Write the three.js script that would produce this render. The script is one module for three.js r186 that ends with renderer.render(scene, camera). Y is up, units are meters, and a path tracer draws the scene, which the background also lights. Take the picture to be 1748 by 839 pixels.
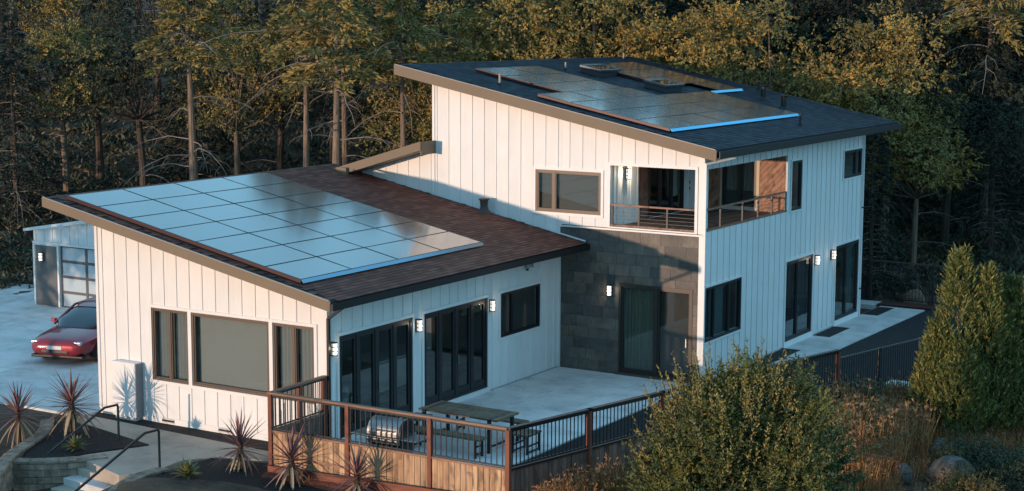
import * as THREE from 'three';
import { mergeGeometries, mergeVertices } from 'three/addons/utils/BufferGeometryUtils.js';
import { RoundedBoxGeometry } from 'three/addons/geometries/RoundedBoxGeometry.js';

// ------------------------------------------------------------------ camera, sky, sun, exposure
const scene = new THREE.Scene();
const EYE = [22.592, 9.632, 29.095];
const camera = new THREE.PerspectiveCamera(16.955, 1748 / 839, 0.5, 900);
{
  const yaw = 211.314 * Math.PI / 180, pitch = -7.731 * Math.PI / 180, roll = 0.194 * Math.PI / 180;
  const f = new THREE.Vector3(Math.cos(pitch) * Math.sin(yaw), Math.sin(pitch), Math.cos(pitch) * Math.cos(yaw));
  const r = new THREE.Vector3().crossVectors(f, new THREE.Vector3(0, 1, 0)).normalize();
  const u = new THREE.Vector3().crossVectors(r, f);
  camera.position.set(...EYE);
  camera.up.copy(u.clone().multiplyScalar(Math.cos(roll)).addScaledVector(r, -Math.sin(roll)));
  camera.lookAt(camera.position.clone().add(f));
}
const SUN = new THREE.Vector3(-0.2917, 0.0325, 1).normalize();
{
  const W = 512, H = 256, data = new Float32Array(W * H * 4);
  const mix = (a, b, t) => a.map((v, i) => v + (b[i] - v) * t), sm = (a, b, x) => { x = Math.min(1, Math.max(0, (x - a) / (b - a))); return x * x * (3 - 2 * x); };
  for (let j = 0; j < H; j++) for (let i = 0; i < W; i++) {
    const el = ((j + 0.5) / H - 0.5) * Math.PI, az = ((i + 0.5) / W - 0.5) * 2 * Math.PI;
    const d = [Math.cos(el) * Math.cos(az), Math.sin(el), Math.cos(el) * Math.sin(az)];
    const c = d[0] * SUN.x + d[1] * SUN.y + d[2] * SUN.z, s = Math.max(0, d[1]);
    const ray = 0.7 + (c < 0 ? 1.3 : 0.15) * c * c, low = 1 + 0.9 * Math.exp(-s * 5), glow = Math.pow(Math.max(0, c), 24) * Math.exp(-s * 6);
    let col = mix([0.34, 0.73, 0.96], [0.29, 0.66, 1.04], sm(0, 0.9, s)).map((v) => v * ray * low);
    col = [col[0] + glow * 1.4, col[1] + glow * 0.7, col[2] + glow * 0.22];
    if (d[1] < 0) col = mix(col, [0.05, 0.055, 0.05], sm(0, 0.08, -d[1]));
    data.set([...col, 1], (j * W + i) * 4);
  }
  const sky = new THREE.DataTexture(data, W, H, THREE.RGBAFormat, THREE.FloatType);
  sky.mapping = THREE.EquirectangularReflectionMapping; sky.magFilter = sky.minFilter = THREE.LinearFilter; sky.wrapS = THREE.RepeatWrapping; sky.needsUpdate = true;
  scene.background = sky; scene.environment = sky;
}
const sun = new THREE.DirectionalLight(new THREE.Color().setRGB(1, 0.69, 0.49), 3.6);
sun.position.copy(SUN).multiplyScalar(160); sun.castShadow = true; sun.shadow.radius = 1; sun.shadow.mapSize.set(4096, 4096);
Object.assign(sun.shadow.camera, { left: -60, right: 60, top: 60, bottom: -60, near: 1, far: 400 });
scene.add(sun, sun.target);
const renderer = new THREE.WebGLRenderer({ antialias: true });
renderer.setSize(1024, 491); renderer.shadowMap.enabled = true;
renderer.toneMapping = THREE.LinearToneMapping; renderer.toneMappingExposure = 1.0;

// ------------------------------------------------------------------ helpers
const V = (x, y, z) => new THREE.Vector3(x, y, z);
function rng(seed) { let a = seed >>> 0; return () => { a = (a + 0x6D2B79F5) >>> 0; let t = a; t = Math.imul(t ^ (t >>> 15), t | 1); t ^= t + Math.imul(t ^ (t >>> 7), t | 61); return ((t ^ (t >>> 14)) >>> 0) / 4294967296; }; }
const R0 = rng(7), rr = (a, b, r = R0) => a + (b - a) * r();
const used = {};
function numbered(n) { const k = used[n] = (used[n] ?? -1) + 1; return k ? n + '_' + String(k).padStart(3, '0') : n; }
function tag(o, label, category, group, kind) { if (label) o.userData.label = label; if (category) o.userData.category = category; if (group) o.userData.group = group; if (kind) o.userData.kind = kind; return o; }
function thing(name, label, category, pos = [0, 0, 0], turn = 0, group) {
  const o = new THREE.Group(); o.name = numbered(name); o.position.set(...pos); o.rotation.y = turn; scene.add(o); return tag(o, label, category, group);
}
function part(name, parent, pos = [0, 0, 0], turn = 0) { const o = new THREE.Group(); o.name = name; o.position.set(...pos); o.rotation.y = turn; parent.add(o); return o; }
function obj(name, geos, m, parent = scene) {
  const list = Array.isArray(geos) ? geos : [geos];
  const g = list.length > 1 ? mergeGeometries(list.map(flat)) : list[0];
  const o = new THREE.Mesh(g, m); o.name = parent === scene ? numbered(name) : name; o.castShadow = o.receiveShadow = true; parent.add(o); return o;
}
function flat(g) { const o = g.index ? g.toNonIndexed() : g; for (const k of Object.keys(o.attributes)) if (!['position', 'normal', 'uv', 'color'].includes(k)) o.deleteAttribute(k); return o; }
function struct(name, geos, m) { return tag(obj(name, geos, m), null, null, null, 'structure'); }
function copy(o, label) { const c = o.clone(); c.name = numbered(o.name.replace(/_\d{3}$/, '')); c.userData = { ...o.userData }; if (label) c.userData.label = label; scene.add(c); return c; }
// metre uv by dominant normal
function muv(g, ox = 0, oy = 0, swap = false) {
  g = flat(g); const p = g.attributes.position, n = g.attributes.normal, uv = new Float32Array(p.count * 2);
  for (let i = 0; i < p.count; i++) {
    const ax = Math.abs(n.getX(i)), ay = Math.abs(n.getY(i)), az = Math.abs(n.getZ(i)); let a, b;
    if (ay >= ax && ay >= az) { a = p.getX(i); b = p.getZ(i); } else if (ax >= az) { a = p.getZ(i); b = p.getY(i); } else { a = p.getX(i); b = p.getY(i); }
    uv[i * 2] = (swap ? b : a) + ox; uv[i * 2 + 1] = (swap ? a : b) + oy;
  }
  g.setAttribute('uv', new THREE.BufferAttribute(uv, 2)); return g;
}
function bx(x0, x1, y0, y1, z0, z1) { const g = new THREE.BoxGeometry(x1 - x0, y1 - y0, z1 - z0); g.translate((x0 + x1) / 2, (y0 + y1) / 2, (z0 + z1) / 2); return muv(g, R0() * 3, R0() * 3); }
function rbx(x0, x1, y0, y1, z0, z1, r = 0.01, s = 2) { const g = new RoundedBoxGeometry(x1 - x0, y1 - y0, z1 - z0, s, r); g.translate((x0 + x1) / 2, (y0 + y1) / 2, (z0 + z1) / 2); return muv(g, R0() * 3, R0() * 3); }
// prism: polygon [[x,y]...] extruded z0..z1
function prism(poly, z0, z1) { const s = new THREE.Shape(poly.map(([x, y]) => new THREE.Vector2(x, y))); const g = new THREE.ExtrudeGeometry(s, { depth: z1 - z0, bevelEnabled: false }); g.translate(0, 0, z0); return muv(g, R0() * 3, R0() * 3); }
function holed(poly, holes, z0, z1) {
  const s = new THREE.Shape(poly.map(([x, y]) => new THREE.Vector2(x, y)));
  for (const h of holes) s.holes.push(new THREE.Path([[h.a, h.y0], [h.a, h.y1], [h.b, h.y1], [h.b, h.y0]].map(([x, y]) => new THREE.Vector2(x, y))));
  const g = new THREE.ExtrudeGeometry(s, { depth: z1 - z0, bevelEnabled: false }); g.translate(0, 0, z0); return muv(g);
}
// slab: polygon [[x,z]...] with top y, thickness
function slab(poly, y, t) { const s = new THREE.Shape(poly.map(([x, z]) => new THREE.Vector2(x, -z))); const g = new THREE.ExtrudeGeometry(s, { depth: t, bevelEnabled: false }); g.rotateX(-Math.PI / 2); g.translate(0, y - t, 0); return muv(g); }
function bar(a, b, w, h = w, twist = 0) { // box beam from a to b
  const A = V(...a), B = V(...b), L = A.distanceTo(B), g = new THREE.BoxGeometry(w, h, L); muv(g);
  const m = new THREE.Matrix4().lookAt(A, B, Math.abs(B.y - A.y) > 0.98 * L ? V(1, 0, 0) : V(0, 1, 0)); m.setPosition(A.clone().lerp(B, 0.5));
  if (twist) g.rotateZ(twist); g.applyMatrix4(m); return flat(g);
}
function tube(pts, r, seg = 8, rad = 6) { return flat(new THREE.TubeGeometry(new THREE.CatmullRomCurve3(pts.map((p) => V(...p))), seg, r, rad, false)); }
function limb(pts, r0, r1, rad = 6) { // tapered tube
  const n = pts.length, pos = [], idx = []; let up = V(0.3, 0.1, 1).normalize();
  for (let i = 0; i < n; i++) {
    const a = V(...pts[Math.max(0, i - 1)]), b = V(...pts[Math.min(n - 1, i + 1)]), d = b.sub(a).normalize();
    const s = V().crossVectors(d, up); if (s.lengthSq() < 1e-4) s.crossVectors(d, V(1, 0, 0)); s.normalize(); const t = V().crossVectors(d, s), r = r0 + (r1 - r0) * i / (n - 1);
    for (let k = 0; k < rad; k++) { const q = k / rad * 2 * Math.PI; pos.push(pts[i][0] + (s.x * Math.cos(q) + t.x * Math.sin(q)) * r, pts[i][1] + (s.y * Math.cos(q) + t.y * Math.sin(q)) * r, pts[i][2] + (s.z * Math.cos(q) + t.z * Math.sin(q)) * r); }
  }
  for (let i = 0; i < n - 1; i++) for (let k = 0; k < rad; k++) { const a = i * rad + k, b = i * rad + (k + 1) % rad; idx.push(a, a + rad, b, b, a + rad, b + rad); }
  const g = new THREE.BufferGeometry(); g.setAttribute('position', new THREE.Float32BufferAttribute(pos, 3)); g.setIndex(idx); g.computeVertexNormals();
  const uv = new Float32Array(pos.length / 3 * 2); for (let i = 0; i < n; i++) for (let k = 0; k < rad; k++) { uv[(i * rad + k) * 2] = k / rad * 2; uv[(i * rad + k) * 2 + 1] = i * 0.6; }
  g.setAttribute('uv', new THREE.BufferAttribute(uv, 2)); return flat(g);
}
// value noise
const NT = new Float32Array(65536); { const r = rng(99); for (let i = 0; i < 65536; i++) NT[i] = r(); }
function noise(x, y, per = 256) {
  const xi = Math.floor(x), yi = Math.floor(y), fx = x - xi, fy = y - yi, u = fx * fx * (3 - 2 * fx), v = fy * fy * (3 - 2 * fy), w = (k) => ((k % per) + per) % per;
  const h = (a, b) => NT[(w(a) * 131 + w(b) * 7919) & 65535];
  return (h(xi, yi) * (1 - u) + h(xi + 1, yi) * u) * (1 - v) + (h(xi, yi + 1) * (1 - u) + h(xi + 1, yi + 1) * u) * v;
}
function fbm(x, y, per, oct = 4) { let s = 0, a = 0.5, n = 0; for (let o = 0; o < oct; o++) { s += a * noise(x, y, per); n += a; x *= 2; y *= 2; per *= 2; a *= 0.5; } return s / n; }
function tex(size, metres, fn, color = true, h = size) {
  const d = new Uint8Array(size * h * 4);
  for (let j = 0; j < h; j++) for (let i = 0; i < size; i++) { const c = fn(i / size, j / h), k = (j * size + i) * 4; for (let q = 0; q < 3; q++) { let v = Array.isArray(c) ? c[q] : c; v = Math.min(1, Math.max(0, v)); if (color) v = v <= 0.0031308 ? v * 12.92 : 1.055 * Math.pow(v, 1 / 2.4) - 0.055; d[k + q] = v * 255; } d[k + 3] = 255; }
  const t = new THREE.DataTexture(d, size, h); t.wrapS = t.wrapT = THREE.RepeatWrapping; t.magFilter = THREE.LinearFilter; t.minFilter = THREE.LinearMipmapLinearFilter; t.generateMipmaps = true;
  if (color) t.colorSpace = THREE.SRGBColorSpace; t.repeat.set(1 / metres, 1 / metres * (size / h)); t.needsUpdate = true; return t;
}
const lin = (r, g, b) => new THREE.Color().setRGB(r, g, b);
function mat(c, rough = 0.8, o = {}) { return new THREE.MeshStandardMaterial({ color: Array.isArray(c) ? lin(...c) : c, roughness: rough, ...o }); }

// ------------------------------------------------------------------ textures and materials
const sst0 = (a, b, x) => { x = Math.min(1, Math.max(0, (x - a) / (b - a))); return x * x * (3 - 2 * x); };
const T = {
  grain: tex(256, 1.0, (u, v) => { const a = fbm(u * 24, v * 2, 2, 1) * 0 + fbm(u * 32, v * 3, 32, 3); return a; }, false),
  paint: tex(512, 2.6, (u, v) => { const a = fbm(u * 6, v * 6, 6, 4), s = fbm(u * 64, v * 3, 64, 3) - 0.5 + Math.min(0, 0.42 - fbm(u * 30 + 5, v * 2, 30, 3)) * 0.9 + 0.5; return [0.93 + 0.09 * (a - 0.5) + 0.05 * (s - 0.5), 0.93 + 0.09 * (a - 0.5) + 0.05 * (s - 0.5), 0.925 + 0.10 * (a - 0.5) + 0.05 * (s - 0.5)]; }),
  cedar: tex(512, 1.4, (u, v) => { const g = fbm(u * 48 + 2 * fbm(u * 4, v * 4, 4, 2), v * 3, 48, 4), k = Math.pow(fbm(u * 8, v * 5, 8, 2), 6) * 6; const t = 0.75 + 0.6 * (g - 0.5) - 0.35 * Math.min(1, k); return [t, t * 0.97, t * 0.93]; }),
  slate: tex(512, 1.5, (u, v) => { const a = fbm(u * 5, v * 5, 5, 5), b = fbm(u * 40, v * 12, 40, 3); const t = 0.7 + 0.7 * (a - 0.5) + 0.4 * (b - 0.5); return [t * 1.0, t * 1.0, t * 0.99]; }),
  slateb: tex(256, 0.9, (u, v) => fbm(u * 8, v * 8, 8, 5), false),
  concrete: tex(512, 3.1, (u, v) => { const a = fbm(u * 5, v * 5, 5, 5), b = fbm(u * 90, v * 90, 90, 2); const st = Math.pow(fbm(u * 7 + 3, v * 7, 7, 3), 3); const t = 0.93 + 0.30 * (a - 0.5) + 0.14 * (b - 0.5) - 0.3 * st - 0.16 * sst0(0.02, 0.0, Math.abs(fbm(u * 3 + 1.7, v * 3 + 0.4, 3, 4) - 0.5)); return [t, t, t * 0.985]; }),
  concb: tex(256, 1.3, (u, v) => fbm(u * 12, v * 12, 12, 4), false),
  mulch: tex(512, 1.6, (u, v) => { const a = fbm(u * 60, v * 60, 60, 3), b = fbm(u * 8, v * 8, 8, 3); const t = 0.25 + 1.5 * Math.pow(a, 2) * (0.5 + b); return [t, t * 0.92, t * 0.85]; }),
  mulchb: tex(512, 1.6, (u, v) => fbm(u * 60, v * 60, 60, 3), false),
  soil: tex(512, 5.3, (u, v) => { const a = fbm(u * 6, v * 6, 6, 5), b = fbm(u * 80, v * 80, 80, 3); const t = 0.5 + 0.9 * (a - 0.4) + 0.6 * (b - 0.5); return [t, t * (0.86 + 0.2 * (a - 0.5)), t * 0.74]; }),
  bark: tex(256, 1, (u, v) => { const a = fbm(u * 20, v * 5, 20, 4); const t = 0.35 + 1.2 * (a - 0.25); return [t, t * 0.92, t * 0.84]; }),
  barkb: tex(256, 1, (u, v) => fbm(u * 20, v * 5, 20, 4), false),
  rock: tex(256, 1, (u, v) => { const a = fbm(u * 6, v * 6, 6, 5), b = fbm(u * 50, v * 50, 50, 2); const t = 0.6 + 0.9 * (a - 0.5) + 0.3 * (b - 0.5); return [t, t * 0.98, t * 0.93]; }),
};
const M = {
  white: mat([0.80, 0.80, 0.79], 0.62, { map: T.paint, bumpMap: T.grain, bumpScale: 0.0012 }),
  whites: [[0.80, 0.80, 0.79], [0.775, 0.775, 0.765], [0.815, 0.81, 0.795]].map((c) => mat(c, 0.62, { map: T.paint, bumpMap: T.grain, bumpScale: 0.0012 })),
  trim: mat([0.80, 0.80, 0.79], 0.5, { map: T.paint }),
  core: mat([0.55, 0.55, 0.54], 0.9),
  bronze: mat([0.105, 0.078, 0.062], 0.45, { metalness: 0.25 }),
  doorframe: mat([0.04, 0.032, 0.028], 0.45, { metalness: 0.2 }),
  paletrim: mat([0.5, 0.42, 0.3], 0.7),
  black: mat([0.018, 0.019, 0.022], 0.42, { metalness: 0.2 }),
  gutter: mat([0.022, 0.021, 0.022], 0.4, { metalness: 0.3 }),
  fascia: mat([0.20, 0.15, 0.10], 0.7, { map: T.paint }),
  soffit: mat([0.55, 0.47, 0.38], 0.75, { map: T.cedar }),
  deck: mat([0.03, 0.03, 0.032], 0.95),
  glass: new THREE.MeshPhysicalMaterial({ color: lin(0.88, 0.92, 0.92), roughness: 0.015, transmission: 1, thickness: 0, ior: 1.55 }),
  blind: mat([0.30, 0.29, 0.27], 0.9, { map: T.grain ? null : null }),
  blind2: mat([0.13, 0.12, 0.11], 0.9),
  curtain: mat([0.16, 0.2, 0.2], 0.9),
  room: mat([0.42, 0.40, 0.37], 0.9),
  floorwood: mat([0.24, 0.155, 0.09], 0.5, { map: T.cedar }),
  cabinet: mat([0.42, 0.36, 0.29], 0.5),
  steel: mat([0.36, 0.36, 0.355], 0.38, { metalness: 1 }),
  slate: [[0.165, 0.142, 0.117], [0.13, 0.117, 0.103], [0.20, 0.165, 0.133], [0.10, 0.093, 0.086], [0.18, 0.146, 0.115]].map((c) => mat(c, 0.6, { map: T.slate, bumpMap: T.slateb, bumpScale: 0.006 })),
  cedar: [[0.68, 0.42, 0.24], [0.52, 0.31, 0.175], [0.76, 0.50, 0.30], [0.60, 0.385, 0.23]].map((c) => mat(c, 0.75, { map: T.cedar })),
  cedarShaded: [[0.27, 0.145, 0.105], [0.20, 0.115, 0.09], [0.32, 0.185, 0.14]].map((c) => mat(c, 0.85, { map: T.cedar })),  // same cedar as the front boards, with shade put into the colour
  redwood: mat([0.24, 0.066, 0.034], 0.6, { map: T.cedar }),
  railcap: mat([0.36, 0.19, 0.12], 0.6, { map: T.cedar }),
  tablewood: [[0.22, 0.16, 0.10], [0.19, 0.14, 0.09], [0.25, 0.185, 0.115]].map((c) => mat(c, 0.7, { map: T.cedar })),
  concrete: mat([0.62, 0.615, 0.60], 0.85, { map: T.concrete, bumpMap: T.concb, bumpScale: 0.003 }),
  slabs: [[0.71, 0.705, 0.69], [0.68, 0.675, 0.66], [0.735, 0.725, 0.705]].map((c) => mat(c, 0.85, { map: T.concrete, bumpMap: T.concb, bumpScale: 0.003 })),
  path: mat([0.47, 0.40, 0.33], 0.9, { map: T.concrete, bumpMap: T.concb, bumpScale: 0.004 }),
  block: [[0.42, 0.34, 0.27], [0.37, 0.31, 0.25], [0.46, 0.38, 0.30]].map((c) => mat(c, 0.95, { map: T.rock })),
  mulch: mat([0.022, 0.021, 0.023], 0.98, { map: T.mulch, bumpMap: T.mulchb, bumpScale: 0.03 }),
  redmulch: mat([0.12, 0.04, 0.025], 0.98, { map: T.mulch, bumpMap: T.mulchb, bumpScale: 0.03 }),
  redsoil: mat([0.26, 0.085, 0.05], 0.95, { map: T.soil, bumpMap: T.mulchb, bumpScale: 0.02 }),
  soil: mat([0.13, 0.10, 0.075], 0.97, { map: T.soil, bumpMap: T.mulchb, bumpScale: 0.03 }),
  bark: mat([0.30, 0.23, 0.175], 0.95, { map: T.bark, bumpMap: T.barkb, bumpScale: 0.03 }),
  darkbark: mat([0.12, 0.095, 0.08], 0.95, { map: T.bark, bumpMap: T.barkb, bumpScale: 0.03 }),
  deadwood: mat([0.24, 0.195, 0.16], 0.9),
  leafv: mat([1, 1, 1], 0.75, { vertexColors: true, side: THREE.DoubleSide }),
  shingle: new THREE.MeshPhysicalMaterial({ color: lin(1, 1, 1), roughness: 0.65, specularIntensity: 0.22, vertexColors: true }),
  rock: [[0.19, 0.175, 0.155], [0.145, 0.14, 0.135], [0.22, 0.185, 0.15], [0.26, 0.16, 0.11]].map((c) => mat(c, 0.95, { map: T.rock, bumpMap: T.rock, bumpScale: 0.02 })),
  panel: new THREE.MeshPhysicalMaterial({ color: lin(0.03, 0.028, 0.03), roughness: 0.24, ior: 1.7, clearcoat: 1, clearcoatRoughness: 0.11, specularIntensity: 1 }),
  cable: mat([0.12, 0.12, 0.12], 0.5, { metalness: 0.6 }),
  panelrim: mat([0.02, 0.02, 0.023], 0.35, { metalness: 0.6 }),
  rakeskirt: mat([0.05, 0.02, 0.021], 0.4, { metalness: 0.3 }),
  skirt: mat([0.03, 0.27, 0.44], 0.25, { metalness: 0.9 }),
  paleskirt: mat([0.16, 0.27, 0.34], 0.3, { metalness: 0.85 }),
  lampglow: new THREE.MeshStandardMaterial({ color: lin(0.9, 0.88, 0.82), emissive: lin(1, 0.92, 0.8), emissiveIntensity: 1.05, roughness: 0.5 }),
  carpaint: new THREE.MeshPhysicalMaterial({ color: lin(0.30, 0.012, 0.018), roughness: 0.35, metalness: 0.3, clearcoat: 1, clearcoatRoughness: 0.05 }),
  carglass: new THREE.MeshPhysicalMaterial({ color: lin(0.012, 0.014, 0.016), roughness: 0.03, clearcoat: 1 }),
  rubber: mat([0.015, 0.015, 0.016], 0.9),
  alloy: mat([0.5, 0.5, 0.52], 0.3, { metalness: 0.9 }),
  cabinetwhite: mat([0.78, 0.78, 0.77], 0.4),
  skylight: new THREE.MeshPhysicalMaterial({ color: lin(0.05, 0.06, 0.07), roughness: 0.05, clearcoat: 1 }),
};

// ------------------------------------------------------------------ ground
const qv = (x, z) => -0.5195 * (x - EYE[0]) - 0.8545 * (z - EYE[2]);            // metres from the viewpoint, up the valley
const sst = (a, b, x) => { x = Math.min(1, Math.max(0, (x - a) / (b - a))); return x * x * (3 - 2 * x); };
function groundY(x, z) {
  let y = -0.16;
  y += 0.27 * Math.max(0, qv(x, z) - 60) * (1 - 0.3 * sst(80, 130, qv(x, z)));
  const d = (x - (6.04 + 0.25 * (2 - z))) / 1.03;                                 // outside the garden fence
  const side = sst(3.5, 0.5, z) * sst(-26, -19, z);
  if (d > 0) y -= side * (0.12 + 0.17 * Math.min(d, 14)) * sst(0, 0.8, d);
  const zb = 2.05 + 3.9 * sst(-2.5, -1.9, x) * sst(5.6, 4.4, x); // the planting bed before the deck stays level
  if (x > -9 && z > zb) { const k = sst(-9, -6, x); y -= k * (0.24 * Math.min(z - zb, 24)); }
  else if (x <= -9 && z > 2.05) y -= 0.24 * Math.min(z - 2.05, 24) * sst(-9, -14, x) * 0.4;
  y -= 0.22 * Math.max(0, z - 20) * sst(20, 30, z);
  if (qv(x, z) > 58 || d > 0.5 || z > 3) y += (fbm(x * 0.35 + 50, z * 0.35 + 50, 256, 4) - 0.5) * (0.5 + 0.02 * Math.max(0, qv(x, z) - 60));
  return Math.max(y, -30);
}
{
  const axis = (a, b, lo, hi, step) => { const o = []; let v = lo; while (v <= hi) { o.push(v); v += step; } let s = step, w = lo; while (w > a) { s *= 1.25; w -= s; o.unshift(w); } s = step; w = hi; while (w < b) { s *= 1.25; w += s; o.push(w); } return o; };
  const X = axis(-450, 450, -45, 26, 0.55), Z = axis(-450, 450, -62, 22, 0.55), pos = [], uv = [], idx = [];
  for (const z of Z) for (const x of X) { pos.push(x, groundY(x, z), z); uv.push(x, z); }
  for (let j = 0; j < Z.length - 1; j++) for (let i = 0; i < X.length - 1; i++) { const a = j * X.length + i, b = a + 1, c = a + X.length, d = c + 1; idx.push(a, c, b, b, c, d); }
  const g = new THREE.BufferGeometry(); g.setAttribute('position', new THREE.Float32BufferAttribute(pos, 3)); g.setAttribute('uv', new THREE.Float32BufferAttribute(uv, 2)); g.setIndex(idx); g.computeVertexNormals();
  struct('ground', g, M.soil);
}
function slabField(name, x0, x1, z0, z1, nx, nz, y) { // cast slabs with control joints over a darker bed
  const o = new THREE.Group(); o.name = numbered(name); o.userData.kind = 'structure'; scene.add(o); obj('joint_bed', bx(x0 + 0.01, x1 - 0.01, y - 0.2, y - 0.012, z0 + 0.01, z1 - 0.01), M.core, o);
  for (let i = 0; i < nx; i++) for (let j = 0; j < nz; j++) { const w = (x1 - x0) / nx, l = (z1 - z0) / nz; obj('concrete_slab', muv(rbx(x0 + w * i + 0.006, x0 + w * (i + 1) - 0.006, y - 0.1, y + rr(-0.0015, 0.0015), z0 + l * j + 0.006, z0 + l * (j + 1) - 0.006, 0.006, 1), rr(0, 9), rr(0, 9)), M.slabs[Math.floor(R0() * 3)], o); }
}
slabField('patio', 0.02, 4.33, -10.56, 2.0, 3, 8, 0);
struct('walkway', slab([[4.40, -10.6], [4.52, -10.9], [5.163, -14.22], [5.82, -16.96], [5.95, -25.2], [4.40, -25.2]], 0, 0.2), M.concrete);
slabField('driveway', -30.3, -7.3, -14.2, 0.5, 8, 5, -0.1);
struct('mulch_bed', slab([[4.34, 1.95], [6.0, 1.95], [6.6, -0.4], [7.75, -4.8], [8.85, -9.3], [10.3, -15.2], [10.9, -17.5], [11.2, -25.4], [5.96, -25.4], [5.96, -25.2], [5.83, -16.96], [5.17, -14.22], [4.53, -10.9], [4.34, -10.6]], -0.03, 0.12), M.mulch);
for (const [z0, z1] of [[-12.95, -10.95], [-16.42, -13.25], [-20.65, -18.82], [-25.0, -23.3]]) struct('mulch_bed', slab([[4.42, z0], [4.95, z0], [4.95, z1], [4.42, z1]].reverse(), 0.006, 0.1), M.mulch);
struct('red_bark_bed', slab([[4.2, -25.45], [6.6, -25.45], [6.6, -26.2], [4.2, -26.2]], 0.02, 0.2), M.redmulch);
struct('concrete_pad', slab([[3.1, -25.25], [4.15, -25.25], [4.15, -26.1], [3.1, -26.1]], 0.0, 0.2), M.concrete);
for (const [x, z, w, l] of [[8.35, -10.5, 0.55, 0.9], [8.95, -11.6, 0.4, 0.5], [9.0, -13.5, 0.8, 0.6]]) struct('stepping_slab', slab([[x - w / 2, z + l / 2], [x + w / 2, z + l / 2], [x + w / 2, z - l / 2], [x - w / 2, z - l / 2]], 0.03, 0.12), M.concrete);

// ------------------------------------------------------------------ house
const roofL = (x) => 3.591 - 0.203 * (x - 0.866), roofU = (x) => 8.384 - 0.2016 * (x + 5.259), roofE = (x) => 5.32 + 0.297 * (x + 7.16);
const house = thing('house', 'white board and batten house with two dark shed roofs and a slate clad bay', 'house');
function boards(w, s0, s1, bottom, top, openings, step = 0.405, phase = 0, m = M.white) {
  const cuts0 = []; let s = s0 + phase; cuts0.push(s0); if (phase > 0.01) { } else s = s0 + step; while (s < s1 - 0.06) { cuts0.push(s); s += step; } cuts0.push(s1);
  const bot = typeof bottom === 'function' ? bottom : () => bottom;
  for (let i = 0; i < cuts0.length - 1; i++) {
    const a = cuts0[i], b = cuts0[i + 1], sets = { full: [], bottom: [], mid: [], top: [] };
    const strip = (p, q, n0, n1) => {
      const xs = [p, q]; for (const o of openings) for (const e of [o.a, o.b]) if (e > p + 1e-3 && e < q - 1e-3) xs.push(e); xs.sort((m, n) => m - n);
      for (let k = 0; k < xs.length - 1; k++) {
        const u = xs[k], v = xs[k + 1], mid = (u + v) / 2; let iv = [[null, null]];
        for (const o of openings) if (mid > o.a && mid < o.b) { const nv = []; for (const [lo, hi] of iv) { const L = lo ?? -1e9, H = hi ?? 1e9; if (o.y0 <= L && o.y1 >= H) continue; if (o.y0 > L && o.y0 < H) nv.push([lo, o.y0]); else if (o.y0 >= H || o.y1 <= L) { nv.push([lo, hi]); continue; } if (o.y1 < H && o.y1 > L) nv.push([o.y1, hi]); } iv = nv; }
        for (const [lo, hi] of iv) {
          const b0 = lo ?? bot(u), b1 = lo ?? bot(v), t0 = hi ?? top(u), t1 = hi ?? top(v); if (t0 - b0 < 0.01 || t1 - b1 < 0.01) continue;
          sets[lo === null ? (hi === null ? 'full' : 'bottom') : hi === null ? 'top' : 'mid'].push(prism([[u, b0], [v, b1], [v, t1], [u, t0]], n0, n1));
        }
      }
    };
    strip(a, b, 0, 0.018); if (i) strip(a - 0.023, a + 0.023, 0.0185, 0.038);
    const mm = m === M.white ? M.whites[Math.floor(R0() * 3)] : m, all = sets.full.length ? [[...sets.full, ...sets.bottom, ...sets.mid, ...sets.top]] : [sets.bottom, sets.mid, sets.top];
    for (const q of all) if (q.length) obj('siding_board', q, mm, w);
  }
}
function sheath(w, poly, holes, t = 0.14) { obj('sheathing', holed(poly, holes, -t, -0.003), M.core, w); }
function casing(w, o, width = 0.085, sides = 'lrtb') {
  const g = []; const n0 = 0.0405, n1 = 0.052, n00 = 0.019;
  if (sides.includes('t')) g.push(bx(o.a - width, o.b + width, o.y1, o.y1 + width, n00, n1));
  if (sides.includes('b')) g.push(bx(o.a - width, o.b + width, o.y0 - width, o.y0, n00, n1));
  if (sides.includes('l')) g.push(bx(o.a - width, o.a, o.y0, o.y1, n00, n1)); if (sides.includes('r')) g.push(bx(o.b, o.b + width, o.y0, o.y1, n00, n1));
  for (const q of g) obj('trim', q, M.trim, w);
}
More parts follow.
